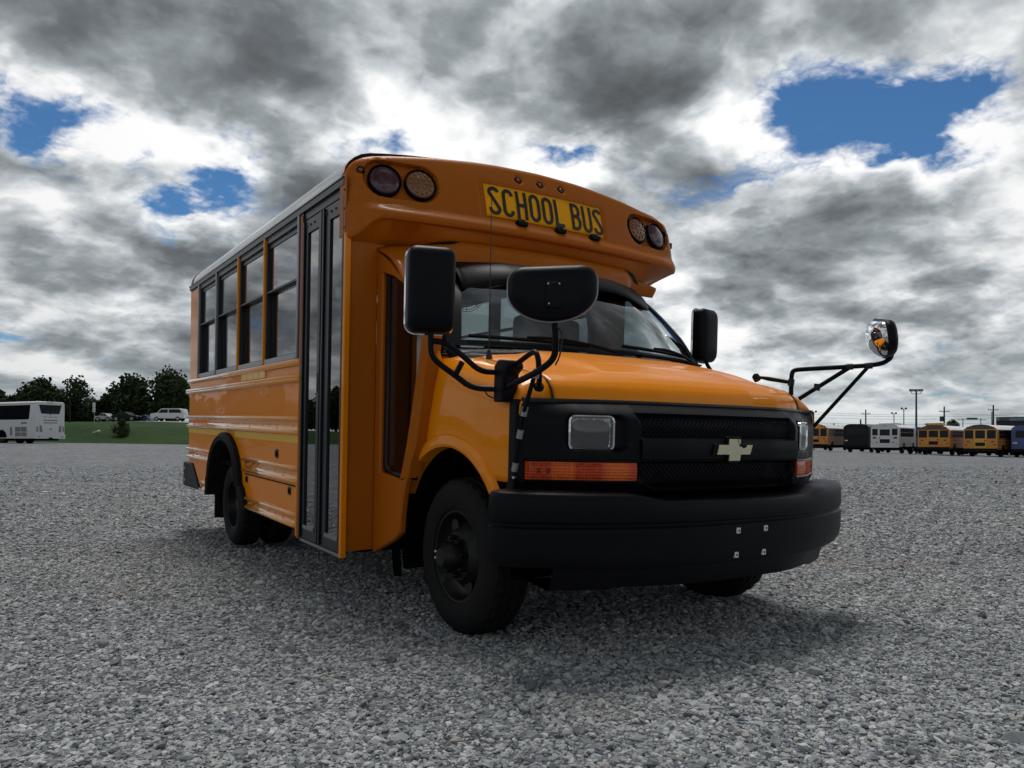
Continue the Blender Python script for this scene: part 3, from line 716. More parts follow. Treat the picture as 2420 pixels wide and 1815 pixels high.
for s in (-1,):
    def PY(a, b, d, s=s): return (a, s*(1.025-d), b)
    MB().prism([(-.405, 1.69), (-.42, 1.71), (-.60, 1.835), (-.776, 1.93), (-.776, 1.79), (-.68, 1.795), (-.55, 1.757)], PY, 0, .03).build('cab_side_panel', M['fibre'], bus, bevel=.006)
    # forward-facing wall beside the cab
    MB().prism([(s*1.02, .29), (s*1.205, .285), (s*1.205, 1.99), (s*.80, 1.99), (s*1.02, 1.85)], lambda a, b, d: (-.770-d, a, b), 0, .03).build('front_wall', M['fibre'], bus, bevel=.004)
    # lower corner panel ahead of it, cut round the front wheel
    MB().prism([(-.770, .270), (-.50, .375), (-.415, .425), (-.408, .52), (-.385, .62), (-.350, .712), (-.424, .700), (-.60, .716), (-.690, .722), (-.690, 1.80), (-.770, 1.80)], PY, 0, .04).build('corner_panel', M['fibre'], bus, bevel=.010)
    inn_c = [(-.424, .700), (-.395, .765), (-.352, .876), (-.300, 1.05), (-.245, 1.25), (-.206, 1.387), (-.215, 1.48), (-.265, 1.565), (-.330, 1.64), (-.405, 1.69)]
    out_c = [(-.350, .712), (-.325, .790), (-.268, .879), (-.225, 1.05), (-.178, 1.25), (-.145, 1.387), (-.135, 1.50), (-.175, 1.60), (-.250, 1.68), (-.350, 1.745)]
    mb = MB(); A = [(a, s*1.025, b) for a, b in inn_c]; B = [(a, s*1.012, b) for a, b in out_c]; A2 = [(a, s*.98, b) for a, b in inn_c]; B2 = [(a+.01, s*.95, b) for a, b in out_c]
    mid = [((p[0]*.5+q[0]*.5), s*1.032, (p[2]+q[2])/2) for p, q in zip(A, B)]
    mb.ribbon(A2, A); mb.ribbon(A, mid); mb.ribbon(mid, B); mb.ribbon(B, B2)
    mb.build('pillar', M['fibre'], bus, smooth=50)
    # tall quarter window in the gap
    wout = [(-.424, .700), (-.60, .716), (-.690, .745), (-.690, 1.795), (-.55, 1.757)]+inn_c[:0:-1]
    mb = MB(); cx = sum(a for a, b in wout)/len(wout); cz = 1.25
    win = [(cx+(a-cx)*.86, cz+(b-cz)*.965) for a, b in wout]
    PO = [(a, s*1.004, b) for a, b in wout]; PI = [(a, s*1.004, b) for a, b in win]
    mb.ribbon(PO+[PO[0]], PI+[PI[0]]); qf = mb.build('quarter_window', M['blackm'], bus, solid=.02)
    MB().add([(a, s*.996, b) for a, b in win], [tuple(range(len(win)))]).build('pane', M['qglass'], qf, smooth=0)

# left side: driver's door of the van chassis, body wall behind it, soffit of the cap above it
MB().prism([(.93, .29), (1.195, .29), (1.195, 2.03), (.80, 2.03), (.93, 1.8)], lambda a, b, d: (-1.27-d, a, b), 0, .03).build('front_wall', M['fibre'], bus)
MB().box(-1.29, -1.00, .55, 1.198, 2.044, 2.056).build('cap_soffit', M['fibre'], bus)
MB().box(-1.29, -.985, 1.19, 1.2035, 2.032, 2.27).build('cap_side_panel', M['fibre'], bus)
MB().add([(-.70, .655, 1.865), (-1.28, .845, 1.90), (-1.28, .845, 2.02), (-.70, .655, 2.02)], [(0, 1, 2, 3)]).build('door_header', M['blackg'], bus, solid=.02)
dd = MB().prism([(-.27, 1.29), (-.27, .80), (-.50, .42), (-1.26, .42), (-1.26, 1.33)], lambda a, b, d: (a, .945+d, b), 0, .02).build('driver_door', M['paint'], bus, bevel=.006)
wf = [(-.36, 1.32), (-1.25, 1.35), (-1.22, 1.93), (-.74, 1.88), (-.56, 1.70)]
wq = lambda a, b: (a, .945-.27*(b-1.3), b)
mb = MB(); ci = [(-.84+(a+.84)*.88, 1.62+(b-1.62)*.86) for a, b in wf]; mb.ribbon([wq(*p) for p in wf+wf[:1]], [wq(*p) for p in ci+ci[:1]]); mb.build('window_frame', M['blackg'], dd, solid=.02)
MB().add([wq(*p) for p in ci], [tuple(range(5))]).build('pane', M['glass'], dd, smooth=0)

# --- hood, fenders
def planX(y): return lerp_tab([(0, .830), (.3, .825), (.5, .800), (.62, .755), (.72, .708), (.77, .675), (.83, .635), (.88, .605), (.94, .580), (.98, .556)], abs(y))
def faceX(y, z):
    x = planX(y)
    if z > .99: x -= .115*(1-(min(abs(y), .972)/.972)**5)*min(1, (z-.99)/.105)**2
    if z < .76: x -= .02*(.76-z)/.04
    return x
def edgeX(y): return faceX(y, 1.095)+.004
HZ = [(0, 1.092), (.008, 1.118), (.025, 1.150), (.05, 1.175), (.09, 1.200), (.14, 1.222), (.25, 1.256), (.37, 1.286), (.5, 1.314), (.66, 1.345), (.80, 1.362), (1.0, 1.385)]
def hoodz(s, y):
    ay = abs(y)
    return lerp_tab(HZ, s)-.030*(ay/.8)**3*sst(.02, .3, s)+.014*(1-sst(.44, .56, ay-.10*s))*sst(.03, .3, s)+.010
def cowlX(y): return .045-.235*(abs(y)/.88)**2
def hoodf(u, v):
    y = (u*2-1)*.80; t = v**1.6; xf = edgeX(y); xb = cowlX(y)+.055; x = xf+(xb-xf)*t
    return (x, y, hoodz(xf-x, y))
MB().grid(hoodf, 81, 40).build('hood', M['paint'], bus, smooth=60, solid=.008)
def archz(x, r=.525): q = r*r-(x+.03)**2; return .36+math.sqrt(q) if q > 0 else 0
def fender(s):
    NX, nv = 60, 15
    def f(u, v):
        u2 = u**.8; X0 = -.352; yv = .804
        zt = None
        prof = [(.804, 0), (.86, .006), (.905, .022), (.935, .052), (.950, .095), (.956, .15), (.958, .22)]
        k = v*(nv-1)
        if k <= 6:
            ay, dz_ = prof[int(round(k))]
            xf = min(edgeX(min(ay, .93)), .585) if k < 4 else .570
            x = X0+(xf-X0)*u; ss_ = xf-x
            return (x, s*ay, hoodz(ss_, .8)-dz_*sst(-.02, .10, ss_+.02))
        t = (k-6)/(nv-7); xf = .566-.022*sst(0, .6, t); x = X0+(xf-X0)*u
        ztop_ = hoodz(max(0, .59-x), .8)-.22*sst(-.02, .10, max(0, .59-x)+.02); zb = max(archz(x), .752)
        z = ztop_+(zb-ztop_)*t
        return (x, s*(.958+.004*math.sin(math.pi*t)), z)
    MB().grid(f, NX, nv).build('fender', M['paint'], bus, smooth=60, solid=.006)
    # raised lip round the wheel opening
    a0, a1 = (28, 150); mb = MB()
    def L(r, d): return [(-.03+r*math.cos(R_(a0+(a1-a0)*i/40)), s*(.958+d), .36+r*math.sin(R_(a0+(a1-a0)*i/40))) for i in range(41)]
    tp = lambda pts, d: [(x, s*(.958+d*min(1, i/4, (40-i)/4)), z) for i, (x, y, z) in enumerate(pts)]
    rows = [(.585, .0), (.575, .014), (.555, .020), (.535, .022), (.522, .016), (.520, -.05)]
    pr_ = None
    for r, d in rows:
        c = tp(L(r, 0), d) if d > 0 else L(r, d)
        if pr_: mb.ribbon(pr_, c)
        pr_ = c
    mb.build('wheel_arch_flare', M['paint'], bus, smooth=60)
    # dark liner inside
    ln = MB(); A = [(-.03+.53*math.cos(R_(a)), s*.94, .36+.53*math.sin(R_(a))) for a in range(-2, 200, 6)]; B = [(x, s*.52, z) for x, y, z in A]
    ln.ribbon(A, B); ln.build('wheel_liner', M['dark'], bus)
    sm = [( -.03+.535*math.cos(R_(a)), s*.95, .36+.535*math.sin(R_(a))) for a in range(140, 201, 5)]
    sn = [(x-.02, s*.99, z) for x, y, z in sm]
    MB().ribbon(sm, sn).build('splash_shield', M['dark'], bus)
    # seam between hood and fender
    seam = [(edgeX(.8)-t+.004, s*.802, hoodz(t, .8)-.004) for t in (0, .02, .05, .1, .2, .35, .5, .65, .8)]
    MB().tube(seam, .0045, 6).build('hood_seam', M['ink'], bus)
fender(-1); fender(1)

# --- black front fascia with recessed grilles and lamp pockets
def box_d(a, b, r): return max(a, b)
def fasc_recess(y, z):
    ay = abs(y); d = 0
    q = max(ay-(.500-(1.048-z)*.10), abs(z-1.000)-.048); d = max(d, .030*(1-sst(-.008, .006, q)))
    hw = .500-.11*max(0, (.80-z)/.07)**2.2 if z < .80 else .500
    q = max(ay-hw, abs(z-.790)-.056); d = max(d, .030*(1-sst(-.008, .006, q)))
    qx, qz = abs(ay-.665)-.110, abs(z-.965)-.062
    q = math.hypot(max(0, qx+.03), max(0, qz+.03))-.03 if max(qx, qz) > -.03 else max(qx, qz)
    d = max(d, .045*(1-sst(-.004, .018, q)))
    q = max(abs(ay-.722)-.212, abs(z-.808)-.042); d = max(d, .016*(1-sst(-.006, .004, q)))
    return d
def fascf(u, v):
    y = (u*2-1)*.972; z = .725+.372*v
    return (faceX(y, z)-fasc_recess(y, z), y, z)
mb = MB().grid(fascf, 260, 70)
mb.build('front_fascia', M['blackp'], bus, smooth=50, solid=.004)
mb = MB()
for s in (-1, 1):
    A = [(faceX(.972, .725+.372*k/10), s*.972, .725+.372*k/10) for k in range(11)]; B = [(a-.045, s*.972, c) for a, b, c in A]; mb.ribbon(A, B)
mb.build('fascia_return', M['blackp'], bus)
A = [(edgeX(y)-.003, y, 1.096) for y in np.linspace(-.94, .94, 50)]
MB().tube(A, .011, 8).build('grille_top_bar', M['blackm'], bus)
# diagonal mesh in the two openings
def mesh_part(z0, z1, hwf, nm):
    mb = MB(); st = .024
    for sg in (-1, 1):
        c = -.62
        while c < .62:
            seg = []
            for k in range(7):
                z = z0+(z1-z0)*k/6; y = c+sg*(z-(z0+z1)/2)*1.0
                if abs(y) < hwf(z)-.006: seg.append((faceX(y, z)-.022, y, z))
            if len(seg) > 1: mb.tube(seg, .0022, 4, cap=False)
            c += st
    tag(mb.build(nm, M['blackg'], bus), kind='stuff')
mesh_part(.954, 1.046, lambda z: .500-(1.048-z)*.10, 'grille_mesh')
mesh_part(.736, .844, lambda z: .500-.11*max(0, (.80-z)/.07)**2.2 if z < .80 else .5, 'grille_mesh')
A = [(faceX(y, .900)+.002, y, .900) for y in np.linspace(-.505, .505, 30)]
mb = MB(); prof = [(-.010, -.046), (.010, -.040), (.014, -.010), (.014, .020), (.008, .042), (-.010, .046)]
for a in A: mb.v += [(a[0]+d, a[1], a[2]+h) for d, h in prof]
for i in range(len(A)-1):
    for j in range(len(prof)-1): mb.f.append((i*6+j, i*6+j+1, (i+1)*6+j+1, (i+1)*6+j))
mb.build('grille_bar', M['blackp'], bus, smooth=40)
# cross-shaped badge
def badge(k, d0, d1, off=0):
    s = k
    pts = [(-.105*s-.010, -.018*s), (-.030*s, -.018*s), (-.036*s, -.046*s), (.036*s-.004, -.046*s), (.036*s, -.018*s), (.100*s, -.018*s), (.116*s, .024*s), (.040*s, .024*s), (.036*s, .050*s), (-.036*s, .050*s), (-.036*s, .024*s), (-.098*s, .024*s)]
    return MB().prism(pts, lambda a, b, d: (faceX(0, .9)+.016+d, a+.004, .899+b), d0, d1)
bd = badge(1.22, -.01, .008).build('badge', M['blackp'], bus, bevel=.003)
pts = [(-.112, -.018), (-.033, -.018), (-.036, -.046), (.034, -.046), (.038, -.018), (.100, -.018), (.116, .024), (.085, .024), (.078, .014), (.062, .010), (.050, .011), (.040, .018), (.030, .014), (.026, .026), (.014, .050), (-.036, .050), (-.037, .024), (-.098, .024)]
MB().prism(pts, lambda a, b, d: (faceX(0, .9)+.0245+d, a+.004, .899+b), 0, .006).build('badge_face', M['emb'], bd, bevel=.0015)
MB().prism([(.020, .050), (.034, .050), (.036, .034), (.030, .028)], lambda a, b, d: (faceX(0, .9)+.0245+d, a+.004, .899+b), 0, .006).build('badge_chip', M['emb'], bd)
def face_frame(y, z):
    p = Vector((faceX(y, z), y, z)); u = (Vector((faceX(y+.03, z), y+.03, z))-Vector((faceX(y-.03, z), y-.03, z))).normalized(); v = Vector((0, 0, 1)); n = u.cross(v).normalized()
    return p, u, v, n
for s in (-1, 1):
    # headlamp
    p, u, v, n = face_frame(s*.695, .965)
    if s > 0: pass
    def at(a, b, d, p=p, u=u, v=v, n=n): return tuple(p+u*a+v*b+n*(d-.030))
    w, h = .172, .128
    o_ = rrect(w+.022, h+.018, .026); i_ = rrect(w, h, .020)
    mb = MB(); ring = [at(a, b, 0) for a, b in o_]; r2 = [at(a, b, .016) for a, b in o_]; r3 = [at(a*.985, b*.985, .020) for a, b in rrect(w+.01, h+.008, .022)]; r4 = [at(a, b, .012) for a, b in i_]
    for A, B in ((ring, r2), (r2, r3), (r3, r4)): mb.ribbon(A+[A[0]], B+[B[0]])
    hl = mb.build('headlamp', M['chrome'], bus, smooth=50)
    mb = MB()
    mb.grid(lambda a, b: at((a-.5)*w*.98, (b-.5)*h*.98, -.012-.028*(1-((a-.5)*2)**2)*(1-((b-.5)*2)**2)), 17, 15); mb.build('reflector', M['refl'], hl, smooth=60)
    mb = MB(); mb.lathe([(-.02, .016), (.0, .014), (.004, .005)], Vector(at(-.012*1, .0, -.02)), n, 12); mb.build('bulb_shield', M['blackg'], hl)
    mb = MB(); nx_ = 72
    def lensf(a, b):
        aa = (a-.5)*w; bb = (b-.5)*h
        flute = .0009*math.sin(a*math.pi*46)*(1 if .30 < a < .97 and .12 < b < .88 else .15)
        return at(aa, bb, .013+.006*(1-((a-.5)*2)**2)*(1-((b-.5)*2)**2)+flute)
    mb.grid(lensf, nx_*2, 12); mb.build('lens', M['lens'], hl, smooth=70)
    # amber turn signal, wrapping the corner
    ya, yb = .514, .930
    def sgf(a, b, d): y = ya+(yb-ya)*a; z = .770+.076*b; return (faceX(y, z)+d, s*y, z)
    mb = MB(); mb.grid(lambda a, b: sgf(a, b, .004+.006*math.sin(math.pi*b)**.5*(1 if .01 < a < .99 else 0)-(.018 if a in (0., 1.) else 0)), 60, 9)
    sg_ = mb.build('turn_signal', M['ambs'], bus, smooth=40)
    mb = MB()
    for k in range(64):
        a = .36+.60*k/63
        if .60 < a < .625: continue
        mb.box(0, .0015, -.0009, .0009, .006, .070, Matrix.Translation(Vector(sgf(a, 0, .0085)))@Matrix.Rotation(0, 4, 'Z'))
    tag(mb.build('lens_rib', M['ambs'], sg_), kind='stuff')
    mb = MB()
    for a, b in ((.80, .55), (.88, .55)):
        for i in range(3):
            for j in range(3): c = sgf(a+i*.012, b+(j-1)*.09-.05, .0095); mb.box(c[0], c[0]+.002, c[1]-.0018, c[1]+.0018, c[2]-.0026, c[2]+.0026)
    mb.build('lens_reflector', M['redl'], sg_)
    fr = [sgf(a, 0, .006) for a in np.linspace(0, 1, 40)]; mb = MB()
    for b in (-.04, 1.04): mb.tube([sgf(a, b, .006) for a in np.linspace(0, 1.0, 40)], .0045, 6)
    mb.build('signal_frame', M['blackg'], sg_)

# --- front bumper
BP = [(0, .955), (.15, .954), (.3, .947), (.45, .928), (.6, .894), (.75, .845), (.88, .790), (.98, .735), (1.055, .675), (1.092, .62), (1.098, .575)]
bpth = []
for a, x in BP[::-1]: bpth.append((x, -a))
for a, x in BP[1:]: bpth.append((x, a))
bpth = [(p.x, p.y) for p in smooth_path([(x, y, 0) for x, y in bpth], 2)]
def bnorm(i):
    a = bpth[max(0, i-1)]; b = bpth[min(len(bpth)-1, i+1)]; t = Vector((b[0]-a[0], b[1]-a[1])).normalized(); return Vector((t.y, -t.x))
def bsec(y):
    ay = abs(y); e = sst(.55, 1.02, ay)
    dip = .030*(1-sst(.42, .62, ay))
    zt = .722-dip+.006*e
    zb = .418+.01*e
    return [(-.22+.08*e, zt+.006), (-.040, zt+.003), (-.016, zt-.001), (-.005, zt-.010), (0, zt-.028), (.004, .620), (.001, .610), (-.007, .604), (-.007, .594), (.003, .586), (.004, .50), (-.004, .455), (-.018, zb+.006), (-.040, zb), (-.16, zb)]
mb = MB(); k_ = len(bsec(0))
for i, (x, y) in enumerate(bpth):
    nn = bnorm(i)
    if nn.x < 0 and abs(y) < .9: nn = -nn
    if y*nn.y < 0: nn = -nn
    mb.v += [(x+nn.x*d, y+nn.y*d, z) for d, z in bsec(y)]
for i in range(len(bpth)-1):
    for j in range(k_-1): mb.f.append((i*k_+j, i*k_+j+1, (i+1)*k_+j+1, (i+1)*k_+j))
bmp = mb.build('front_bumper', M['blackp'], bus, smooth=40)
ap = MB(); AP = [(x-.055-.03*sst(.3, .8, abs(y)), y*.95) for x, y in bpth if abs(y) < .93]
for x, y in AP:
    zb = .335-.012*sst(.60, .66, abs(y))
    ap.v += [(x+.03, y, .44), (x+.022, y, .40), (x, y, zb+.004), (x-.02, y, zb), (x-.2, y, zb+.02)]
for i in range(len(AP)-1):
    for j in range(4): ap.f.append((i*5+j, i*5+j+1, (i+1)*5+j+1, (i+1)*5+j))
ap.build('air_dam', M['blackp'], bus, smooth=40)
def bumpx(y, z):
    i = min(range(len(bpth)), key=lambda k: abs(bpth[k][1]-y)+(9 if bpth[k][0] < .8 else 0)); return bpth[i][0]+lerp_tab(sorted([(zz, d) for d, zz in bsec(y)][4:12]), z)
for y, z in ((-.078, .560), (.100, .561), (-.078, .4545), (.100, .4545)):
    x = bumpx(y, z)
    c = MB().box(x-.01, x+.006, y-.0105, y+.0105, z-.0125, z+.0125).build('plate_clip', M['clip'], bmp, bevel=.002)
    MB().box(x+.004, x+.0065, y-.004, y+.004, z-.0055, z+.0055).build('clip_hole', M['ink'], c)

# --- windscreen, pillars, visor, wipers
def wsB(y): return Vector((cowlX(y)-.012, y, 1.372+.006*(abs(y)/.88)))
def wsT(y): l = cabL(y); return Vector((l[0]+.012, y, l[1]-.004))
def wsP(a, v):        # a in -1..1 across, v up
    b = wsB(a*.885); t = wsT(a*.675); p = b.lerp(t, v); n = Vector((.55, 0, .83)); return p+n*(.030*math.sin(math.pi*v))
MB().grid(lambda u, v: tuple(wsP(u*2-1, v)), 41, 15).build('windscreen', M['wind'], bus, smooth=70)
mb = MB()
for a0, a1 in ((-1.0, -.93), (.93, 1.0)): mb.grid(lambda u, v: tuple(wsP(a0+(a1-a0)*u, v)+Vector((.003, 0, .004))), 3, 15)
mb.grid(lambda u, v: tuple(wsP((u*2-1), v*.055)+Vector((.003, 0, .004))), 41, 3)
mb.grid(lambda u, v: tuple(wsP((u*2-1), .90+v*.10)+Vector((.003, 0, .004))), 41, 3)
mb.build('windscreen_border', M['blackg'], bus, smooth=70)
for s in (-1, 1):
    A = [wsP(s*.985, v) for v in np.linspace(0, 1, 12)]
    Bq = [Vector(lerp_tab([(0, (-.30, s*.950, 1.288)), (.35, (-.38, s*.905, 1.50)), (.7, (-.52, s*.805, 1.70)), (1, (-.63, s*.675, 1.855))], v)) for v in np.linspace(0, 1, 12)]
    Md = [(a*.55+b*.45)+Vector((.022, s*.012, .006)) for a, b in zip(A, Bq)]
    mb = MB(); mb.ribbon(A, Md); mb.ribbon(Md, Bq); mb.build('windscreen_pillar', M['blackg'], bus, smooth=60, solid=.01)
    if s < 0: MB().add([(-.12, s*.955, 1.296), (-.235, s*.962, 1.300), (-.262, s*.960, 1.43), (-.215, s*.945, 1.45)], [(0, 1, 2, 3)]).build('door_sail', M['paint'], bus, solid=.012, smooth=0)
mb = MB()
def visf(u, v):
    y = (u*2-1)*.70; t = wsT(y*.97)+Vector((.085, 0, .022)); drop = lerp_tab([(0, .115), (.3, .118), (.52, .150), (.66, .185), (.70, .150)], abs(y))
    return (t.x+.095*v-.075*(1-v)**2*sst(0, .4, 1-v), y, t.z-drop*v+.012*math.sin(math.pi*v))
MB().grid(visf, 45, 7).build('sun_visor', M['blackp'], bus, solid=.006, smooth=60)
A = [Vector((cowlX(y)-.02, y, 1.374)) for y in np.linspace(-.90, .90, 41)]; B = [Vector((cowlX(y)+.075, y, hoodz(edgeX(min(abs(y), .8))-cowlX(y)-.06, y)-.004-.02*sst(.8, .9, abs(y)))) for y in np.linspace(-.90, .90, 41)]
MB().ribbon(A, B).build('cowl', M['blackp'], bus, solid=.004)
lv = MB()
for k in range(34):
    y = .12+k*.018
    lv.box(-.004, .004, -.004, .004, 0, .010, Matrix.Translation((cowlX(y)+.055, y, 1.372-.012*sst(.4, .75, y)))@Matrix.Scale(8, 4, (1, 0, 0)))
tag(lv.build('cowl_louvre', M['blackg'], bus), kind='stuff')
def wiper(y0, y1, yp):
    a = [wsP(y/.885, .030+.030*abs(y-y1)/abs(y0-y1))+Vector((.022, 0, .020)) for y in np.linspace(y0, y1, 12)]
    w_ = MB(); w_.tube(a, .010, 6)
    p0 = Vector((cowlX(yp)+.035, yp, 1.382)); c = a[5]
    o = w_.build('wiper', M['blackp'], bus)
    MB().tube(smooth_path([p0, p0.lerp(c, .3)+Vector((0, 0, .022)), p0.lerp(c, .7)+Vector((0, 0, .028)), c+Vector((0, 0, .012))], 1), .008, 6).build('wiper_arm', M['blackp'], o)
wiper(-.80, -.18, -.02); wiper(.06, .62, .70)
# aerial on the right fender
am = MB(); am.tube([(.045, -.79, 1.30), (.042, -.789, 1.345)], .014, 10, radii=[.018, .008]).tube([(.042, -.789, 1.34), (.028, -.785, 2.075)], .0022, 6)
am.build('aerial', M['ink'], bus)
# --- windscreen-side interior, seats
inn = MB(); inn.box(-5.06, -.80, -1.165, 1.165, .60, .64).box(-.86, -.775, -1.0, 1.0, .30, 1.30)
inn.build('floor', M['dark'], bus)
MB().grid(lambda u, v: (-5.06+4.25*u, (v*2-1)*1.17, ztop((v*2-1)*1.17)-.05), 3, 21).build('ceiling', M['inter'], bus)
MB().box(-.42, -.02, -.86, .86, 1.10, 1.335).build('dashboard', M['dash'], bus, bevel=.03)
sw = MB(); c = Vector((-.50, .42, 1.36)); n_ = Vector((-.55, 0, .83)); u_ = Vector((0, 1, 0)); w_ = n_.cross(u_)
sw.tube([c+(u_*math.cos(a)+w_*math.sin(a))*.19 for a in np.linspace(0, 2*math.pi, 33)[:-1]], .014, 8, closed=True)
for a in (0, 2.1, 4.2): sw.tube([c, c+(u_*math.cos(a)+w_*math.sin(a))*.185], .012, 6)
sw.tube([c, c-n_*.25], .025, 8); sw.build('steering_wheel', M['blackp'], bus)
def seat(x, y0, y1, zb=.64, h=.95):
    o = MB().box(x-.10, x+.36, y0, y1, zb+.32, zb+.45).build('seat', M['seat'], bus, bevel=.03)
    MB().box(x-.20, x-.08, y0, y1, zb+.38, zb+h).build('backrest', M['seat'], o, bevel=.04)
    MB().box(x-.05, x+.3, y0+.06, y0+.10, zb, zb+.32).box(x-.05, x+.3, y1-.10, y1-.06, zb, zb+.32).build('leg', M['inter'], o)
for x in (-4.6, -3.85, -3.1, -2.35):
    seat(x, -1.10, -.25); seat(x, .25, 1.10)
seat(-1.6, .25, 1.10)
seat(-1.05, .16, .68, .62, 1.12)
MB().box(-1.62, -1.58, -1.14, -.35, .64, 1.45).build('barrier', M['seat'], bus, bevel=.02)
fan = MB(); c = Vector((-.52, -.60, 1.70)); n_ = Vector((.8, -.5, 0)).normalized(); u_ = Vector((n_.y, -n_.x, 0)); w_ = Vector((0, 0, 1))
for r in (.02, .035, .05, .065, .08, .092): fan.tube([c+(u_*math.cos(a)+w_*math.sin(a))*r for a in np.linspace(0, 2*math.pi, 25)[:-1]], .0022, 4, closed=True)
for k in range(8): a = k*math.pi/4; fan.tube([c, c+(u_*math.cos(a)+w_*math.sin(a))*.092], .002, 4)
fan.lathe([(-.05, .03), (0, .03)], c-n_*.02, -n_, 12).tube([c-n_*.05, c-n_*.06+Vector((0, 0, .12))], .008, 6)
fan.build('cab_fan', M['blackp'], bus)
MB().box(-1.02, -.96, -1.06, -.98, 1.40, 1.62).build('extinguisher', M['redp'], bus, bevel=.02)
MB().box(-.72, -.34, -.972, -.965, .70, 1.80).build('quarter_dark_sheet', M['dark'], bus)  # added black sheet behind the quarter window, stands for the unlit interior
MB().box(-.655, -.60, -.985, -.975, .76, 1.76).build('stanchion', M['alu'], bus)
# mass of the chassis, so no daylight passes under the hood
MB().box(-.30, .50, -.50, .50, .36, 1.05).box(.40, .52, -.80, .80, .40, 1.02).box(-5.0, -.5, -.45, .45, .26, .55).build('chassis', M['dark'], bus)
MB().box(-5.05, -3.99, -1.16, 1.16, .50, .60).box(-2.88, -1.55, -1.16, 1.16, .42, .60).box(-1.55, -.80, -1.10, 1.16, .275, .40).build('underfloor', M['dark'], bus)
MB().tube([(-3.50, -.9, .28), (-3.50, .9, .28)], .07, 8).tube([(0, -.8, .36), (0, .8, .36)], .05, 8).build('axle', M['dark'], bus)
MB().box(-4.02, -2.86, -1.16, -.62, .905, .92).box(-4.02, -2.86, .62, 1.16, .905, .92).box(-4.02, -2.86, -.63, -.60, .3, .92).box(-4.02, -2.86, .60, .63, .3, .92).box(-4.03, -3.99, -1.15, -.6, .3, .92).box(-2.86, -2.82, -1.15, -.6, .3, .92).build('wheel_box', M['dark'], bus)
MB().box(-4.06, -4.05, -1.16, -.70, .10, .42).build('mud_flap', M['rubber'], bus)
MB().tube([(-.3, -.35, .28), (-1.2, -.4, .25), (-3.0, -.5, .25)], .04, 8).build('exhaust_pipe', M['dark'], bus)

# --- wheels
def tyre(s, x, yo, z, R, w, name='wheel', rim_in=.03, hub=True):
    """s: side sign (outer face looks along s*Y), yo: |Y| of the outer face"""
    o = Vector((x, s*yo, z)); ax = Vector((0, -s, 0)); n = 96
    prof = [(.030, R*.575), (.012, R*.60), (.002, R*.68), (.0, R*.78), (.006, R*.87), (.018, R*.93), (.030, R*.962)]
    mb = MB(); u = Vector((1, 0, 0)); w_ = Vector((0, 0, 1)); vs = []; fs = []
    tread = [(.034, R*.978, 1), (.044, R*.995, 1), (.062, R*.998, 1), (.066, R*.975, 0), (.074, R*.975, 0), (.078, R, 2), (w/2-.008, R, 2), (w/2-.004, R*.978, 0), (w/2+.004, R*.978, 0), (w/2+.008, R, 2), (w-.078, R, 2), (w-.074, R*.975, 0), (w-.066, R*.975, 0), (w-.062, R*.998, 1), (w-.044, R*.995, 1), (w-.034, R*.975, 1)]
    allp = [(d, r, 0) for d, r in prof]+tread+[(w-d, r, 0) for d, r in prof[::-1]]
    for d, r, t in allp:
        for k in range(n):
            a = 2*math.pi*k/n; rr = r
            if t == 1 and k % 3 == 0: rr = r-.012
            if t == 2 and k % 4 == 1: rr = r-.006
            vs.append(o+ax*d+(u*math.cos(a)+w_*math.sin(a))*rr)
    for i in range(len(allp)-1):
        for k in range(n): fs.append((i*n+k, i*n+(k+1) % n, (i+1)*n+(k+1) % n, (i+1)*n+k))
    mb.add(vs, fs); t = mb.build(name, M['rubber'], bus, smooth=35)
    ri = R*.60
    if hub:      # dished steel rim whose middle stands proud
        rp = [(.034, ri), (.020, ri-.004), (.022, ri-.016), (.050, ri-.028), (.075, ri-.045), (.080, ri-.060), (.060, ri-.078), (.036, ri-.098), (.024, ri-.108), (.022, .075)]
    else:        # outer wheel of a pair: deep well
        rp = [(.034, ri), (.018, ri-.004), (.020, ri-.014), (.050, ri-.022), (.105, ri-.030), (.130, ri-.050), (.140, ri-.085), (.142, .06)]
    rm = MB().lathe(rp, o, ax, 48, cap=False).build('rim', M['rim'], t, smooth=40)
    hb = MB()
    if hub: hb.lathe([(.03, .075), (-.020, .070), (-.036, .060), (-.060, .046), (-.066, .040), (-.066, .001)], o, ax, 28)
    else: hb.lathe([(.142, .075), (.09, .070), (.06, .060), (.055, .001)], o, ax, 28)
    hb.build('hub', M['rim'], t)
    nuts = MB(); d0 = .022 if hub else .14
    for k in range(8):
        a = 2*math.pi*k/8+.2; c = o+(u*math.cos(a)+w_*math.sin(a))*.090+ax*d0
        nuts.lathe([(0, .013), (-.026, .012), (-.034, .006)], c, ax, 6)
    nuts.build('lug_nut', M['rim'] if hub else M['rim'], t)
    holes = MB()
    for k in range(4 if hub else 6):
        a = 2*math.pi*(k+.3)/(4 if hub else 6); c = o+(u*math.cos(a)+w_*math.sin(a))*(ri-.072)+ax*(.050 if hub else .128)
        holes.lathe([(0, .034), (.03, .030)], c, ax, 14)
    holes.build('vent_hole', M['ink'], t)
    return t
fw = tyre(-1, 0, .942, .364, .372, .225); tyre(1, 0, .942, .364, .372, .225)
c = Vector((0, -1.005, .364))
for dz_ in (-.012, .018): MB().box(-.052, -.046, -1.010, -1.002, .364+dz_, .364+dz_+.010).build('hub_mark', M['clip'], fw)
for s in (-1, 1):
    tyre(s, -3.50, 1.150, .282, .352, .215, hub=False); tyre(s, -3.50, .900, .282, .352, .215, hub=False)

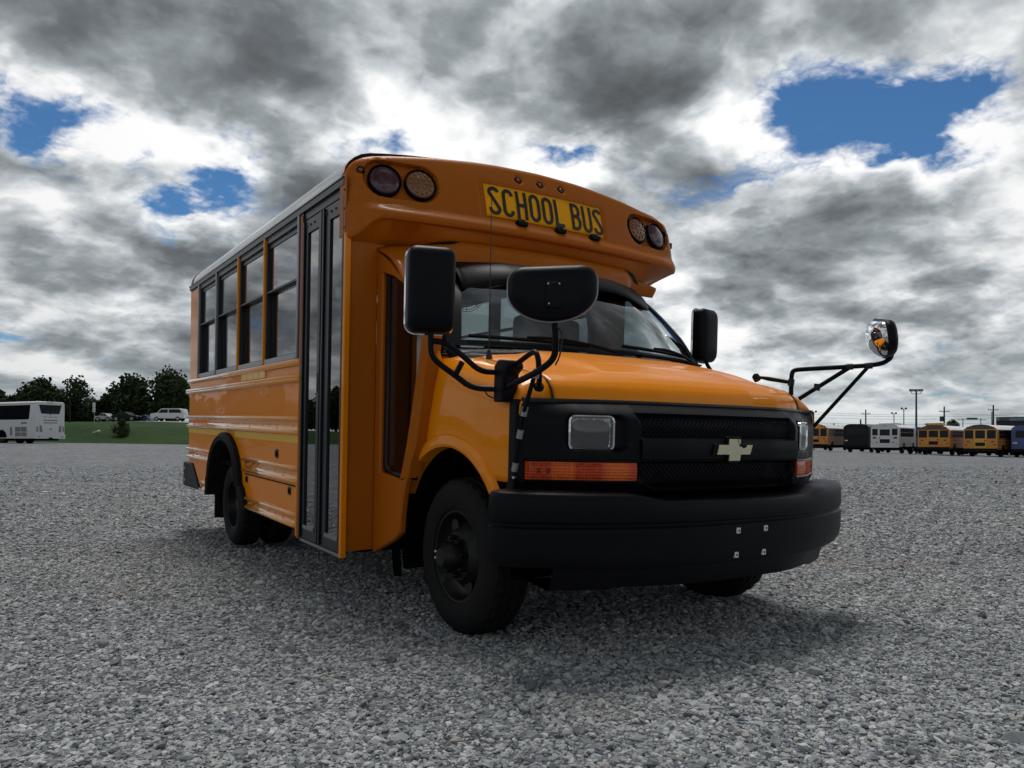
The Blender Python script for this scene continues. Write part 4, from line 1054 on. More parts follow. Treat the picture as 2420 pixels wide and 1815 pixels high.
# --- mirrors
def pillow(c, wx, up, nb, outline, depth, rings, name, m, parent):
    """housing: outline in (width, height), nb = direction of its domed back"""
    mb = MB(); c = Vector(c); n = len(outline)
    for d, k, sh in rings: mb.v += [tuple(c+wx*(a*k)+up*(b*k+sh)+nb*d*depth) for a, b in outline]
    for i in range(len(rings)-1):
        for j in range(n): mb.f.append((i*n+j, i*n+(j+1) % n, (i+1)*n+(j+1) % n, (i+1)*n+j))
    mb.f.append(tuple(range(n))); mb.f.append(tuple((len(rings)-1)*n+j for j in range(n)))
    return mb.build(name, m, parent, smooth=42)
Zu = Vector((0, 0, 1))
def main_mirror(c, wdir, back, w=.20, h=.355):
    wx = Vector(wdir).normalized(); nb = Vector(back).normalized()
    o = pillow(c, wx, Zu, nb, rrect(w, h, .040, 5), .09, [(-.5, .97, 0), (-.42, 1.0, 0), (.15, 1.0, 0), (.32, .97, 0), (.45, .90, 0), (.55, .78, 0), (.60, .55, 0)], 'side_mirror', M['blackp'], bus)
    mb = MB(); cc = Vector(c)-nb*.0465; mb.add([tuple(cc+wx*a+Zu*b) for a, b in rrect(w*.90, h*.92, .03, 4)], [tuple(range(20))]); mb.build('mirror_glass', M['chrome'], o, smooth=0)
    tr = MB(); ring = [tuple(Vector(c)-nb*.041+wx*a*1.008+Zu*b*1.004) for a, b in rrect(w, h, .040, 5)]; tr.tube(ring, .006, 6, closed=True); tr.build('mirror_rim', M['chrome'], o)
    return o
mR = main_mirror((.300, -1.234, 1.545), (.30, .95, 0), (.95, -.30, .02))
mL = main_mirror((-.385, 1.125, 1.605), (-.20, .98, 0), (.98, .20, .02), .185, .345)
arms = MB()
arms.tube(smooth_path([(.303, -1.233, 1.46), (.305, -1.233, 1.343), (.307, -1.233, 1.289), (.317, -1.218, 1.251), (.347, -1.138, 1.194), (.386, -1.079, 1.141), (.442, -.993, 1.140), (.47, -.975, 1.140)], 2), .0125, 10)
arms.tube(smooth_path([(.305, -1.232, 1.334), (.340, -1.181, 1.328), (.383, -1.116, 1.270), (.419, -1.062, 1.211), (.445, -.99, 1.210), (.47, -.975, 1.210)], 2), .0125, 10)
arms.tube([(.366, -1.145, 1.196), (.380, -1.122, 1.250)], .012, 8)
arms.build('mirror_arm', M['blackp'], mR)
MB().tube(smooth_path([(.415, -1.035, 1.135), (.43, -1.02, 1.105), (.47, -.99, 1.10)], 2), .0035, 6).build('cable', M['ink'], mR)
bk = MB().prism([(.440, 1.085), (.510, 1.085), (.520, 1.20), (.555, 1.225), (.545, 1.255), (.47, 1.262), (.440, 1.235)], lambda a, b, d: (a, -.948-d, b), -.02, .058).build('mirror_bracket', M['blackp'], mR, bevel=.008)
MB().tube(smooth_path([(-.375, 1.118, 1.45), (-.34, 1.112, 1.40), (-.20, 1.05, 1.30), (.0, .96, 1.22)], 2), .0125, 10).build('mirror_arm', M['blackp'], mL)
dout = arc(0, .0, .163, .112, 180, 360, 22)[:-1]+[(.163, .0)]+arc(.105, .040, .058, .052, 0, 90, 6)+arc(-.105, .034, .058, .052, 90, 180, 6)
def cross_mirror(c, wdir, back, up=Zu):
    wx = Vector(wdir).normalized(); nb = Vector(back).normalized(); up = (Vector(up)-nb*Vector(up).dot(nb)).normalized()
    o = pillow(c, wx, up, nb, dout, .085, [(-.12, .97, 0), (-.05, 1.0, 0), (.12, 1.0, 0), (.30, .97, 0), (.46, .86, 0), (.56, .68, 0), (.60, .4, 0)], 'crossover_mirror', M['blackp'], bus)
    g = MB(); n = len(dout); rings = [(0, .95), (.018, .90), (.040, .74), (.056, .5), (.064, .22)]
    for d, k in rings: g.v += [tuple(Vector(c)-nb*(.010+d)+wx*a*k+up*b*k) for a, b in dout]
    for i in range(len(rings)-1):
        for j in range(n): g.f.append((i*n+j, i*n+(j+1) % n, (i+1)*n+(j+1) % n, (i+1)*n+j))
    g.f.append(tuple((len(rings)-1)*n+j for j in range(n)))
    g.build('mirror_glass', M['chrome'], o, smooth=70)
    r = MB(); r.tube([tuple(Vector(c)-nb*.004+wx*a+up*b) for a, b in dout], .0045, 6, closed=True); r.build('mirror_rim', M['alu'] if back[1] < 0 else M['blackp'], o)
    pl = MB(); 
    for d0 in (.0,):
        q = [Vector(c)+wx*a+up*b for a, b in ((-.026, -.075), (.030, -.075), (.030, .020), (-.026, .020))]
        pl.add([tuple(p+nb*.040) for p in q]+[tuple(p+nb*.058) for p in q], [(0, 1, 2, 3), (4, 5, 6, 7), (0, 1, 5, 4), (1, 2, 6, 5), (2, 3, 7, 6), (3, 0, 4, 7)])
    p_ = pl.build('mirror_mount', M['blackp'], o, bevel=.005)
    sc_ = MB()
    for a, b in ((-.018, .012), (.022, .012), (-.014, -.060)): sc_.lathe([(0, .004), (.002, .003)], Vector(c)+wx*a+up*b+nb*.058, nb, 8)
    sc_.build('screw', M['steel'], o)
    return o
cR = cross_mirror((.902, -1.045, 1.480), (.54, .84, .03), (.83, -.55, .10))
t = MB()
t.tube(smooth_path([(.910, -1.052, 1.430), (.900, -1.028, 1.372), (.898, -1.021, 1.280), (.880, -1.016, 1.236), (.802, -1.024, 1.198), (.66, -1.005, 1.172), (.515, -.985, 1.147)], 2), .0125, 10)
t.tube(smooth_path([(.560, -.969, 1.240), (.690, -.990, 1.274), (.735, -.998, 1.276), (.752, -.996, 1.250), (.751, -.992, 1.205), (.726, -.970, 1.160), (.64, -.92, 1.146)], 2), .011, 10)
t.tube([(.752, -1.012, 1.185), (.621, -.975, 1.029), (.575, -.972, .872), (.560, -.970, .778)], .0095, 8)
t.build('mirror_arm', M['blackp'], cR)
MB().tube(smooth_path([(.905, -1.035, 1.36), (.925, -1.01, 1.33), (.915, -1.012, 1.25), (.885, -1.012, 1.215)], 2), .0035, 6).build('cable', M['ink'], cR)
ft = MB()
for c, r in (((.655, -.925, 1.146), .020), ((.560, -.966, .776), .018)): ft.lathe([(-.012, r), (.006, r), (.014, r*.5)], c, (.55, -.83, .05), 14)
ft.build('mirror_foot', M['blackp'], cR)
MB().lathe([(0, .007), (.005, .005)], (.664, -.937, 1.147), (.55, -.83, .05), 8).lathe([(0, .007), (.005, .005)], (.568, -.978, .777), (.55, -.83, .05), 8).build('bolt', M['steel'], cR)
cl_ = MB()
for c in ((.75, -1.004, 1.19), (.632, -.975, 1.045), (.600, -.972, .955), (.566, -.970, .82)): cl_.lathe([(-.018, .014), (.018, .014)], c, (.25, .05, 1), 10)
cl_.build('clamp', M['alu'], cR)
cL = cross_mirror((.868, 1.095, 1.492), (-.60, .62, 0.12), (.74, .66, .14), (.15, .18, 1))
t = MB()
t.tube(smooth_path([(.517, .832, 1.185), (.515, .832, 1.289), (.519, .840, 1.318), (.545, .861, 1.324), (.745, 1.004, 1.336), (.859, 1.088, 1.346), (.887, 1.132, 1.373), (.893, 1.145, 1.404), (.885, 1.135, 1.47)], 2), .0125, 10)
t.tube([(.540, .867, 1.165), (.742, 1.0, 1.329)], .0115, 8); t.tube([(.483, 1.0, .96), (.816, 1.06, 1.337)], .0105, 8); t.tube([(.315, .79, 1.290), (.40, .795, 1.275), (.514, .83, 1.253)], .010, 8, radii=[.006, .012, .010])
t.build('mirror_arm', M['blackp'], cL)
k_ = MB()
for c in ((.745, 1.003, 1.336), (.818, 1.06, 1.341), (.515, .832, 1.253), (.62, .91, 1.228)): k_.lathe([(-.018, .017), (.018, .017)], c, (.8, .57, .05) if c[2] > 1.26 else (.1, .05, 1), 10)
k_.build('clamp', M['blackm'], cL)
MB().lathe([(-.02, .022), (.01, .020), (.02, .008)], (.315, .79, 1.288), (-.6, 0, .7), 10).build('mirror_foot', M['blackp'], cL)
# ---------------------------------------------------------------- grass bank with a road on top, left of the bus
def bank_z(x, y):
    yb = 72+2.0*math.sin(x*.06)
    top = 2.55+.35*math.sin(x*.11+1.3)+.22*math.sin(x*.05)
    z = ground_z(x, y)-.05
    k = sst(yb, yb+9, y); zt = top+(y-82)*.026 if y > 82 else top
    e = sst(-14, -20, x)
    return z+(max(zt, z)-z)*k*e-.06*(1-k)
mb = MB()
gx = list(np.linspace(-190, -12, 90)); gy = [70, 71.5, 73, 74.5, 76, 77.5, 79, 80.5, 82, 84, 88, 95, 105, 112, 120, 130, 145, 165, 200]
for x in gx:
    for y in gy: mb.v.append((x, y, bank_z(x, y)))
for i in range(len(gx)-1):
    for j in range(len(gy)-1): a = i*len(gy)+j; mb.f.append((a, a+len(gy), a+len(gy)+1, a+1))
def gfn(T, b):
    co = obco(T); f, _ = T.noise(co, .25, 6, .6); f2, _ = T.noise(T.vm('MULTIPLY', co, (1, 2.2, 3)), 2.2, 6, .7)
    k = T.m('ADD', T.m('MULTIPLY', f, .5), T.m('MULTIPLY', f2, .5))
    T.links.new(T.ramp(k, [(.3, (.012, .030, .010)), (.5, (.024, .055, .014)), (.7, (.050, .085, .024))]), b.inputs['Base Color'])
    bump(T, b, f2, .8, .15)
tag(mb.build('grass_bank', mat('mown_grass', (.05, .1, .03), .9, spec=.1, fn=gfn), smooth=180), kind='structure')
mb = MB(); rx = list(np.linspace(-57.5, -18, 30))
for x in rx: mb.v += [(x, 111, bank_z(x, 111)+.05), (x, 124, bank_z(x, 124)+.05)]
for i in range(len(rx)-1): mb.f.append((2*i, 2*i+2, 2*i+3, 2*i+1))
tag(mb.build('road', mat('pale_concrete_road', (.30, .30, .29), .85), smooth=180), kind='structure')

# ---------------------------------------------------------------- trees
def leafy(name):
    def fn(T, b):
        r = T.sep(T.n('ShaderNodeNewGeometry').outputs['Position'])
        f, _ = T.noise(obco(T), 1.1, 4, .6)
        T.links.new(T.ramp(f, [(.3, (.014, .026, .010)), (.55, (.030, .050, .018)), (.75, (.055, .080, .028))]), b.inputs['Base Color'])
    return mat(name, (.03, .05, .02), .8, spec=.15, fn=fn)
M['leaf'] = leafy('dark_tree_foliage'); M['bark'] = mat('tree_bark', (.035, .028, .022), .95, spec=.1, fn=dusty((.035, .028, .022), (.07, .06, .05), .5))
def crown_mesh(seed, w, h, n, size, gap=.0, base=.0, lobes=9):
    r = random.Random(seed); mb = MB(); L = []
    for i in range(lobes):
        a = r.uniform(0, 6.28); q = math.sqrt(r.uniform(0, 1)); zc = base+h*r.uniform(.12, .86)
        t = (zc-base)/h; lim = .5*w*(1-.75*max(0, t-.45)**1.3*1.6)
        L.append((Vector((math.cos(a)*q*lim*.72, math.sin(a)*q*lim*.72, zc)), r.uniform(.16, .30)*min(w, h*1.2)))
    for i in range(n):
        c, R = r.choice(L); d = Vector((r.gauss(0, 1), r.gauss(0, 1), r.gauss(0, 1))).normalized()
        rad = R*r.uniform(0, 1)**(.45) if r.random() > .12 else R*r.uniform(1., 1.25)
        p = c+d*rad*Vector((1, 1, .8)).length/1.62
        p.z = max(p.z, base+.05*h)
        s = size*r.uniform(.5, 1.4); u = Vector((r.gauss(0, 1), r.gauss(0, 1), r.gauss(0, 1))).normalized(); v = u.orthogonal().normalized()*s; u = u*s*r.uniform(.6, 1)
        k = len(mb.v); mb.v += [tuple(p-u), tuple(p-v*.6), tuple(p+u), tuple(p+v*.6)]; mb.f.append((k, k+1, k+2, k+3))
    return mb, L
def tree(name, label, x, y, w, h, seed, n=2600, size=.34, base=.10, group='trees along the far edge of the lot', lobes=9, zb=None, cat='tree'):
    z = bank_z(x, y) if zb is None else zb
    t = empty(name, label, cat, (x, y, z-.1), 0, group)
    mb, L = crown_mesh(seed, w, h*(1-base), n, size, base=h*base, lobes=lobes)
    mb.build('crown', M['leaf'], t, smooth=0, recalc=False)
    tk = MB(); tk.tube([(0, 0, -.2), (.05, 0, h*.3), (0, .05, h*.62)], .2, 8, radii=[.030*h, .022*h, .010*h])
    for c, R in L[:6]: tk.tube(smooth_path([(0, 0, h*.28), (c.x*.4, c.y*.4, h*.3+(c.z-h*.3)*.5), tuple(c)], 1), .05, 5, radii=None)
    tk.build('trunk', M['bark'], t); return t
def tree_at(label, u, vtop, d, wpx, seed, vbase=1002, **k):
    x = (u-1210)/F_PX*d; z = bank_z(x, d); h = CAM_Z+(1040-vtop)/F_PX*d-z
    return tree('tree', label, x, d, wpx/F_PX*d, h, seed, zb=z, **k)
tree_at('low rounded dark tree at the left picture edge behind the white coach', 5, 922, 132, 75, 11, n=3200)
tree_at('broad dark tree rising above the roof of the white coach', 98, 885, 132, 105, 12, n=6500, lobes=14)
tree_at('open airy tree with sky showing through, right of the coach', 182, 896, 136, 98, 13, n=2700, lobes=15, size=.30)
tree_at('small low tree between the road sign and the tall dark trees', 248, 934, 134, 66, 14, n=2600)
tree_at('tall dark tree left of two above the parked dark car', 318, 889, 132, 105, 15, n=6500, lobes=14)
tree_at('tallest dark tree directly beside the rear of the school bus', 402, 884, 130, 118, 16, n=7000, lobes=14)
tree_at('low bushy tree filling the gap behind the white coach', 55, 938, 140, 90, 17, n=3000)
tree_at('low bushy tree behind the airy tree', 150, 945, 142, 110, 18, n=3600)
tree_at('low bushy tree behind the parked blue car', 350, 940, 142, 130, 19, n=4200)
for i, (u, vt, w_) in enumerate(((30, 955, 90), (110, 962, 95), (205, 958, 80), (285, 948, 90), (370, 950, 100), (430, 945, 80))):
    tree_at(['dark undergrowth behind the white coach roof', 'dark undergrowth at the right rear corner of the coach', 'dark undergrowth behind the road sign', 'dark undergrowth above the parked black sedan', 'dark undergrowth behind the parked white vehicle', 'dark undergrowth touching the rear edge of the school bus'][i], u, vt, 146, w_, 60+i, n=2200, size=.42, base=.02, cat='bush')
# the same row goes on beyond the left picture edge, where the bus windows and doors mirror it
protoset = [o for o in COL.objects if o.name.startswith('tree') and o.parent is None and o['category'] == 'tree']
r2 = random.Random(5)
for i in range(26):
    src_ = protoset[i % 6]; o = src_.copy(); COL.objects.link(o)
    a = R_(-36-i*2.3); d = 168-i*1.0+(i % 3)*5
    x, y = d*math.sin(a), d*math.cos(a)
    o.location = (x, y, (bank_z(x, y) if y > 72 else far_z(x))-.1); o.rotation_euler = (0, 0, r2.uniform(0, 6)); s = r2.uniform(.95, 1.1); o.scale = (s*1.35, s*1.35, s*1.22)
    o['label'] = 'dark tree of the row that only the bus side windows mirror'; o['group'] = 'trees beyond the left picture edge'
    for ch in src_.children: c = ch.copy(); COL.objects.link(c); c.parent = o
# round shrub on the bank
x, y = (261-1210)/F_PX*73, 75.0
mb, _ = crown_mesh(31, 1.75, 1.75, 2600, .09, base=0, lobes=10)
sh = empty('round_shrub', 'clipped dark round shrub on the grass bank below the parked cars', 'shrub', (x, y, bank_z(x, y)-.15))
mb.build('crown', M['leaf'], sh, smooth=0, recalc=False); MB().tube([(0, 0, -.1), (0, 0, .9)], .07, 6).build('trunk', M['bark'], sh)
# far low woods on the right horizon
def far_tree(label, u, vtop, d, wpx, seed, group='distant trees behind the parked buses', n=1500, size=.5):
    x = (u-1210)/F_PX*d; zb = far_z(x)-.4; h = CAM_Z+(1040-vtop)/F_PX*d-zb
    return tree('tree', label, x, d, wpx/F_PX*d, h, seed, n=n, size=size, group=group, zb=zb, lobes=8, base=.05)
far_tree('distant low tree top above the first yellow bus', 1917, 998, 190, 40, 41)
far_tree('distant tree row piece between first yellow bus and black bus', 1955, 1001, 185, 55, 42)
far_tree('distant trees just left of the black bus', 1987, 1002, 185, 46, 43)
far_tree('dark distant tree sloping up right of the middle yellow bus', 2252, 996, 130, 46, 44, n=2600)
far_tree('smaller dark distant tree right of the sloping one', 2275, 1008, 130, 34, 45, n=1500)
far_tree('small tree crown showing above the dark building roof', 2399, 977, 150, 26, 46, n=1000)
far_tree('small dark tree at the left corner of the dark building', 2352, 996, 112, 14, 47, n=700)

# ---------------------------------------------------------------- vehicles on the far side of the lot
def paintm(nm, c, rough=.35): return mat(nm, c, rough, coat=.5, coat_rough=.08, fn=dusty(c, (.25, .23, .2), .12))
YEL = paintm('parked_bus_yellow', (.60, .235, .006)); WHT = paintm('parked_bus_white', (.62, .64, .66)); BLK = mat('parked_bus_black', (.004, .0045, .008), .35, spec=.25); BLU = paintm('parked_bus_blue', (.012, .055, .24)); GRY = paintm('plain_grey_trim', (.16, .17, .18)); BRN = paintm('parked_bus_dark_rear', (.035, .018, .01))  # the trim grey is one even colour for coach grilles and gutters
DGL = mat('dark_bus_glass', (.006, .007, .011), .08, spec=.22); RED = mat('tail_lamp_red', (.35, .015, .012), .25)
def wheel_simple(p, x, y, z, R, w, name='wheel'):
    t = MB().lathe([(0, R*.6), (0, R*.92), (.03, R), (w-.03, R), (w, R*.92), (w, R*.6)], (x-w/2, y, z), (1, 0, 0), 24).build(name, M['rubber'], p)
    MB().lathe([(-.005, R*.58), (.02, R*.45), (.02, .05)], (x-w/2, y, z), (1, 0, 0), 18).lathe([(w+.005, R*.58), (w-.02, R*.45), (w-.02, .05)], (x-w/2, y, z), (1, 0, 0), 18).build('rim', M['rim'], t)
def parked_bus(name, label, cat, u, vbase, d, col, heading, Wd=2.44, H=2.75, L=8.0, style='school', group='buses parked in a row across the lot', roofc=None, lower=None, trim=None):
    """rear face at local y = 0 looking to -Y, body along +Y, ground z = 0"""
    x = (u-1210)/F_PX*d; z = CAM_Z-(vbase-1040)/F_PX*d
    b = empty(name, label, cat, (x, d, ground_z(x, d)), -R_(heading), group)
    hw = Wd/2; fl = .62; eave = H-.42 if style == 'school' else H-.30
    def rz(t):
        t = abs(t)/hw
        return eave+(H-eave)*(1-t**2.4) if style == 'school' else eave+(H-eave)*(1-t**5)
    prof = [(-hw, fl), (-hw, eave)]+[(t, rz(t)) for t in np.linspace(-hw*.985, hw*.985, 17)]+[(hw, eave), (hw, fl)]
    side = [(-hw, fl), (-hw, eave), (hw, eave), (hw, fl)]
    MB().prism(prof, lambda a, c, q: (a, q, c), 0, L).build('body', col, b, smooth=30)
    rf = [(t, rz(t)+.012) for t in np.linspace(-hw*1.004, hw*1.004, 21)]
    MB().ribbon([(a, -.02, c) for a, c in rf], [(a, L+.02, c) for a, c in rf]).build('roof', roofc or col, b, smooth=60)
    def panel(nm, m, x0, x1, z0, z1, dep=.012, par=b, bev=.0): return MB().box(x0, x1, -dep, .02, z0, z1).build(nm, m, par, bevel=bev)
    if style == 'school':
        panel('rear_bumper', M['blackp'], -hw*1.01, hw*1.01, fl-.18, fl+.10, .16)
        top = eave+.02
        MB().prism([(-hw, top)]+[(t, rz(t)+.002) for t in np.linspace(-hw*.98, hw*.98, 13)]+[(hw, top)], lambda a, c, q: (a, q, c), -.022, .0).build('rear_roof_cap', lower or col, b)
        z0, z1 = fl+.92, top-.06
        for x0, x1 in ((-hw+.10, -.50), (.50, hw-.10)):
            f = panel('rear_window', trim or col, x0-.06, x1+.06, z0-.06, z1+.06, .030); panel('pane', DGL, x0, x1, z0, z1, .036, f)
        dr = panel('rear_door', trim or col, -.44, .44, fl+.12, z1+.06, .034)
        panel('pane', DGL, -.36, .36, z0+.02, z1-.02, .042, dr); panel('pane', DGL, -.36, .36, fl+.30, z0-.32, .042, dr); panel('handle', M['blackp'], .28, .40, z0-.20, z0-.14, .07, dr)
        for s in (-1, 1):
            panel('tail_lamp', RED, s*(hw-.34)-.10, s*(hw-.34)+.10, z0-.30, z0-.18, .035); panel('tail_lamp', RED, s*(hw-.20)-.06, s*(hw-.20)+.06, fl+.34, fl+.46, .035)
            w_ = MB().lathe([(0, .09), (.02, .085), (.03, .03)], (s*(hw-.30), -.022, top+.14), (0, -1, 0), 14).build('warning_lamp', RED, b)
            w_ = MB().lathe([(0, .09), (.02, .085), (.03, .03)], (s*(hw-.54), -.022, top+.18), (0, -1, 0), 14).build('warning_lamp', M['ambl'], b)
        panel('name_board', M['signy'] if lower is None else lower, -.36, .36, top+.04, top+.20, .030)
    elif style == 'shuttle':
        panel('rear_bumper', WHT, -hw, hw, fl-.06, fl+.10, .10)
        z0, z1 = fl+1.08, fl+1.68
        for x0, x1 in ((-hw+.14, -hw+.60), (hw-.60, hw-.14)): panel('rear_window', DGL, x0, x1, z0, z1, .02)
        dr = panel('rear_door', col, -.48, .48, fl+.14, z1+.10, .022); panel('pane', DGL, -.43, .43, z0-.02, z1-.05, .03, dr); panel('pane', DGL, -.43, .43, fl+.36, fl+.72, .03, dr); panel('handle', M['blackp'], -.46, -.42, z0-.30, z0-.16, .05, dr)
        for s in (-1, 1):
            panel('tail_lamp', RED, s*(hw-.32)-.15, s*(hw-.32)+.15, z0-.32, z0-.14, .03); panel('tail_lamp', M['blackp'], s*(.72)-.06, s*(.72)+.06, fl+.36, fl+.46, .03); panel('reflector', M['blackp'], s*(hw-.20)-.05, s*(hw-.20)+.05, fl+.26, fl+.31, .02)
        for k in (-.12, 0, .12): panel('marker_lamp', M['blackp'], k-.04, k+.04, H-.16, H-.12, .02)
        MB().box(-.75, .75, .9, 3.2, H-.05, H+.15).build('roof_air_unit', WHT, b, bevel=.05)
    else:
        panel('rear_bumper', M['blackp'], -hw, hw, fl-.15, fl+.1, .12)
        panel('rear_window', DGL, -hw+.3, hw-.3, eave-.75, eave-.15, .015)
        panel('plate', M['clip'], -hw+.12, -hw+.42, fl+.55, fl+.68, .02)
    # side windows and skirts
    nW = int((L-1.0)/.78); ws0, ws1 = (fl+.95, eave-.08)
    for s in (-1, 1):
        for k in range(nW):
            y0 = .55+k*.78; f = MB().box(min(s*hw, s*(hw+.012)), max(s*hw, s*(hw+.012)), y0, y0+.70, ws0, ws1).build('side_window', DGL, b)
            MB().box(min(s*hw, s*(hw+.02)), max(s*hw, s*(hw+.02)), y0, y0+.70, (ws0+ws1)/2-.012, (ws0+ws1)/2+.012).build('sash_bar', M['alu'], f)
        if style != 'plain':
            for zz in (fl+.10, fl+.34, fl+.62, fl+.86): MB().box(min(s*hw, s*(hw+.018)), max(s*hw, s*(hw+.018)), .03, L-.05, zz, zz+.05).build('rub_rail', M['blackm'] if style == 'school' else col, b)
        for yy_ in (1.9, L-1.2):
            wheel_simple(b, s*(hw-.18), yy_, .46, .46, .28)
            MB().prism([(a, c) for a, c in arc(yy_, .46, .58, .58, 0, 180, 12)], lambda a, c, q, s=s: (s*(hw-.2+q), a, c), 0, .205).build('wheel_arch', M['dark'], b)
    MB().box(-hw*.8, hw*.8, .3, L-.3, .30, fl+.02).build('underfloor', M['dark'], b)
    return b
parked_bus('school_bus', 'yellow school bus parked behind the left headlamp of the near bus, leftmost of its row', 'school bus', 1927, 1066, 80, YEL, 36, H=2.80, L=9.5, roofc=WHT, group='buses parked in a row across the lot')
parked_bus('black_bus', 'black bus with plain dark rear between yellow bus and white shuttle', 'bus', 2023, 1068, 79, BLK, 38, H=2.92, L=8.0, style='plain')
parked_bus('shuttle_bus', 'white shuttle bus with roof air unit and square red tail lamps', 'shuttle bus', 2091, 1072, 71.5, WHT, 39, H=2.72, L=7.0, style='shuttle')
parked_bus('blue_bus', 'dark blue bus half hidden behind the white shuttle', 'bus', 2163, 1070, 78, BLU, 41, Wd=2.2, H=2.75, L=7.0, style='plain')
bB = parked_bus('school_bus', 'orange yellow school bus under the tall floodlight pole', 'school bus', 2206, 1076.5, 66.5, YEL, 41, Wd=2.48, H=2.62, L=9.0, roofc=WHT, lower=BRN)
MB().box(-.62, .66, .05, 1.3, 2.58, 2.80).build('roof_hatch', YEL, bB, bevel=.03)
MB().box(-.70, -.50, .02, .06, 2.66, 2.76).build('strobe_lamp', RED, bB)
parked_bus('white_van', 'white box van squeezed between two yellow school buses', 'van', 2270, 1071, 74, WHT, 43, Wd=1.5, H=2.35, L=4.5, style='plain', group='white vehicles behind the bus row')
parked_bus('school_bus', 'yellow school bus with dark roof end, nearest of the row beside the dark building', 'school bus', 2316.5, 1080, 64.5, YEL, 45, Wd=2.5, H=2.72, L=8.5, roofc=WHT, lower=BRN, trim=paintm('bright_yellow_trim', (.70, .36, .01)))
parked_bus('white_bus', 'white bus whose rounded rear roof shows behind the rightmost yellow bus', 'bus', 2362, 1074, 78, WHT, 46, Wd=1.7, H=3.0, L=6.0, style='plain', group='white vehicles behind the bus row')
parked_bus('school_bus', 'yellow school bus partly hidden by the blue bus at the right edge', 'school bus', 2397, 1068, 80, YEL, 42, Wd=2.3, H=2.35, L=7.0)
parked_bus('blue_bus', 'bright blue bus cut off by the right picture edge', 'bus', 2432, 1080, 64, BLU, 40, Wd=2.5, H=2.72, L=8.0, style='plain')

# white motor coach on the left
def coach():
    d = 64.5; x = (119-1210)/F_PX*d
    b = empty('motor_coach', 'white motor coach with dark side glass parked before the grass bank', 'coach', (x, d, ground_z(x, d)), R_(66))
    hw, L, fl, H = 1.29, 12.0, .42, 3.52
    out = [(-hw, fl), (-hw, H-.30)]+[( -hw+.22-.22*math.cos(R_(a)), H-.22+.22*math.sin(R_(a))) for a in (20, 50, 80)]+[(hw-.22+.22*math.cos(R_(a)), H-.22+.22*math.sin(R_(a))) for a in (80, 50, 20)]+[(hw, H-.30), (hw, fl)]
    MB().prism(out, lambda a, c, q: (a, q, c), 0, L).build('body', WHT, b, bevel=.05, smooth=30)
    def panel(nm, m, x0, x1, z0, z1, dep=.02, par=b): return MB().box(x0, x1, -dep, .02, z0, z1).build(nm, m, par)
    MB().prism([(-.98, H-.28), (.98, H-.28), (.80, H-.98), (.72, H-1.02), (-.72, H-1.02), (-.80, H-.98)], lambda a, c, q: (a, -q, c), -.01, .02).build('rear_window', DGL, b)
    ed = panel('engine_door', WHT, -.98, .98, .95, 2.0, .03)
    for k, (z0, w) in enumerate(((1.93, .62), (1.72, .60))): panel('vent_slot', M['blackp'], -w, w, z0, z0+.05, .045, ed)
    for k in (-.45, 0, .45): panel('vent_slot', M['blackp'], k-.12, k+.12, 2.22, 2.25, .03, ed)
    panel('handle', M['blackp'], -.09, .09, 1.18, 1.26, .05, ed)
    for s in (-1, 1):
        MB().prism([(s*.94, 1.55), (s*.94, .98), (s*.70, .98), (s*.72, 1.25), (s*.80, 1.52)], lambda a, c, q: (a, -q, c), 0, .036).build('corner_grille', GRY, b)
        for k in range(4): panel('tail_lamp', RED if k < 3 else M['clip'], s*1.14-.06, s*1.14+.06, 1.02+k*.15, 1.12+k*.15, .03)
        panel('fog_lamp', M['blackp'], s*1.0-.05, s*1.0+.05, .55, .63, .09)
    panel('rear_bumper', WHT, -hw*1.005, hw*1.005, .42, .78, .07); panel('tow_hitch', M['blackp'], -.18, .12, .40, .52, .12)
    panel('emblem', M['blackm'], -.05, .05, 2.42, 2.52, .03)
    for k in (-.18, 0, .18): panel('marker_lamp', M['blackp'], k-.06, k+.06, H-.12, H-.08, .03)
    for s in (-1, 1):
        xa, xb = min(s*hw, s*(hw+.02)), max(s*hw, s*(hw+.02))
        MB().prism([(.62, H-.30), (L-.8, H-.30), (L-.8, 2.02), (.95, 2.02), (.80, 2.10)], lambda a, c, q, s=s: (s*(hw+q), a, c), -.02, .015).build('side_window', DGL, b)
        MB().box(xa, xb, .02, L-.02, H-.20, H-.16).build('gutter', GRY, b)
        ld = MB().box(xa, xb, 1.0, 2.6, .55, 1.45).build('service_hatch', WHT, b)
        for y0 in (1.08, 1.84):
            for z0, z1 in ((.62, .95), (1.0, 1.40)): MB().box(min(s*(hw+.01), s*(hw+.035)), max(s*(hw+.01), s*(hw+.035)), y0, y0+.68, z0, z1).build('louvre_panel', GRY, ld)
        MB().box(xa, xb, 2.95, 3.2, .68, 1.40).build('side_grille', GRY, b); MB().box(xa, xb, 1.1, 1.8, 1.66, 1.80).build('side_plate', GRY, b)
        for yy_ in (4.3, 5.6, 10.2):
            wheel_simple(b, s*(hw-.16), yy_, .52, .52, .30)
            MB().prism([(a, c) for a, c in arc(yy_, .52, .66, .66, 0, 180, 12)], lambda a, c, q, s=s: (s*(hw-.2+q), a, c), 0, .208).build('wheel_arch', M['dark'], b)
    MB().box(-1.1, 1.1, .5, L-.5, .25, .45).build('underfloor', M['dark'], b)
coach()

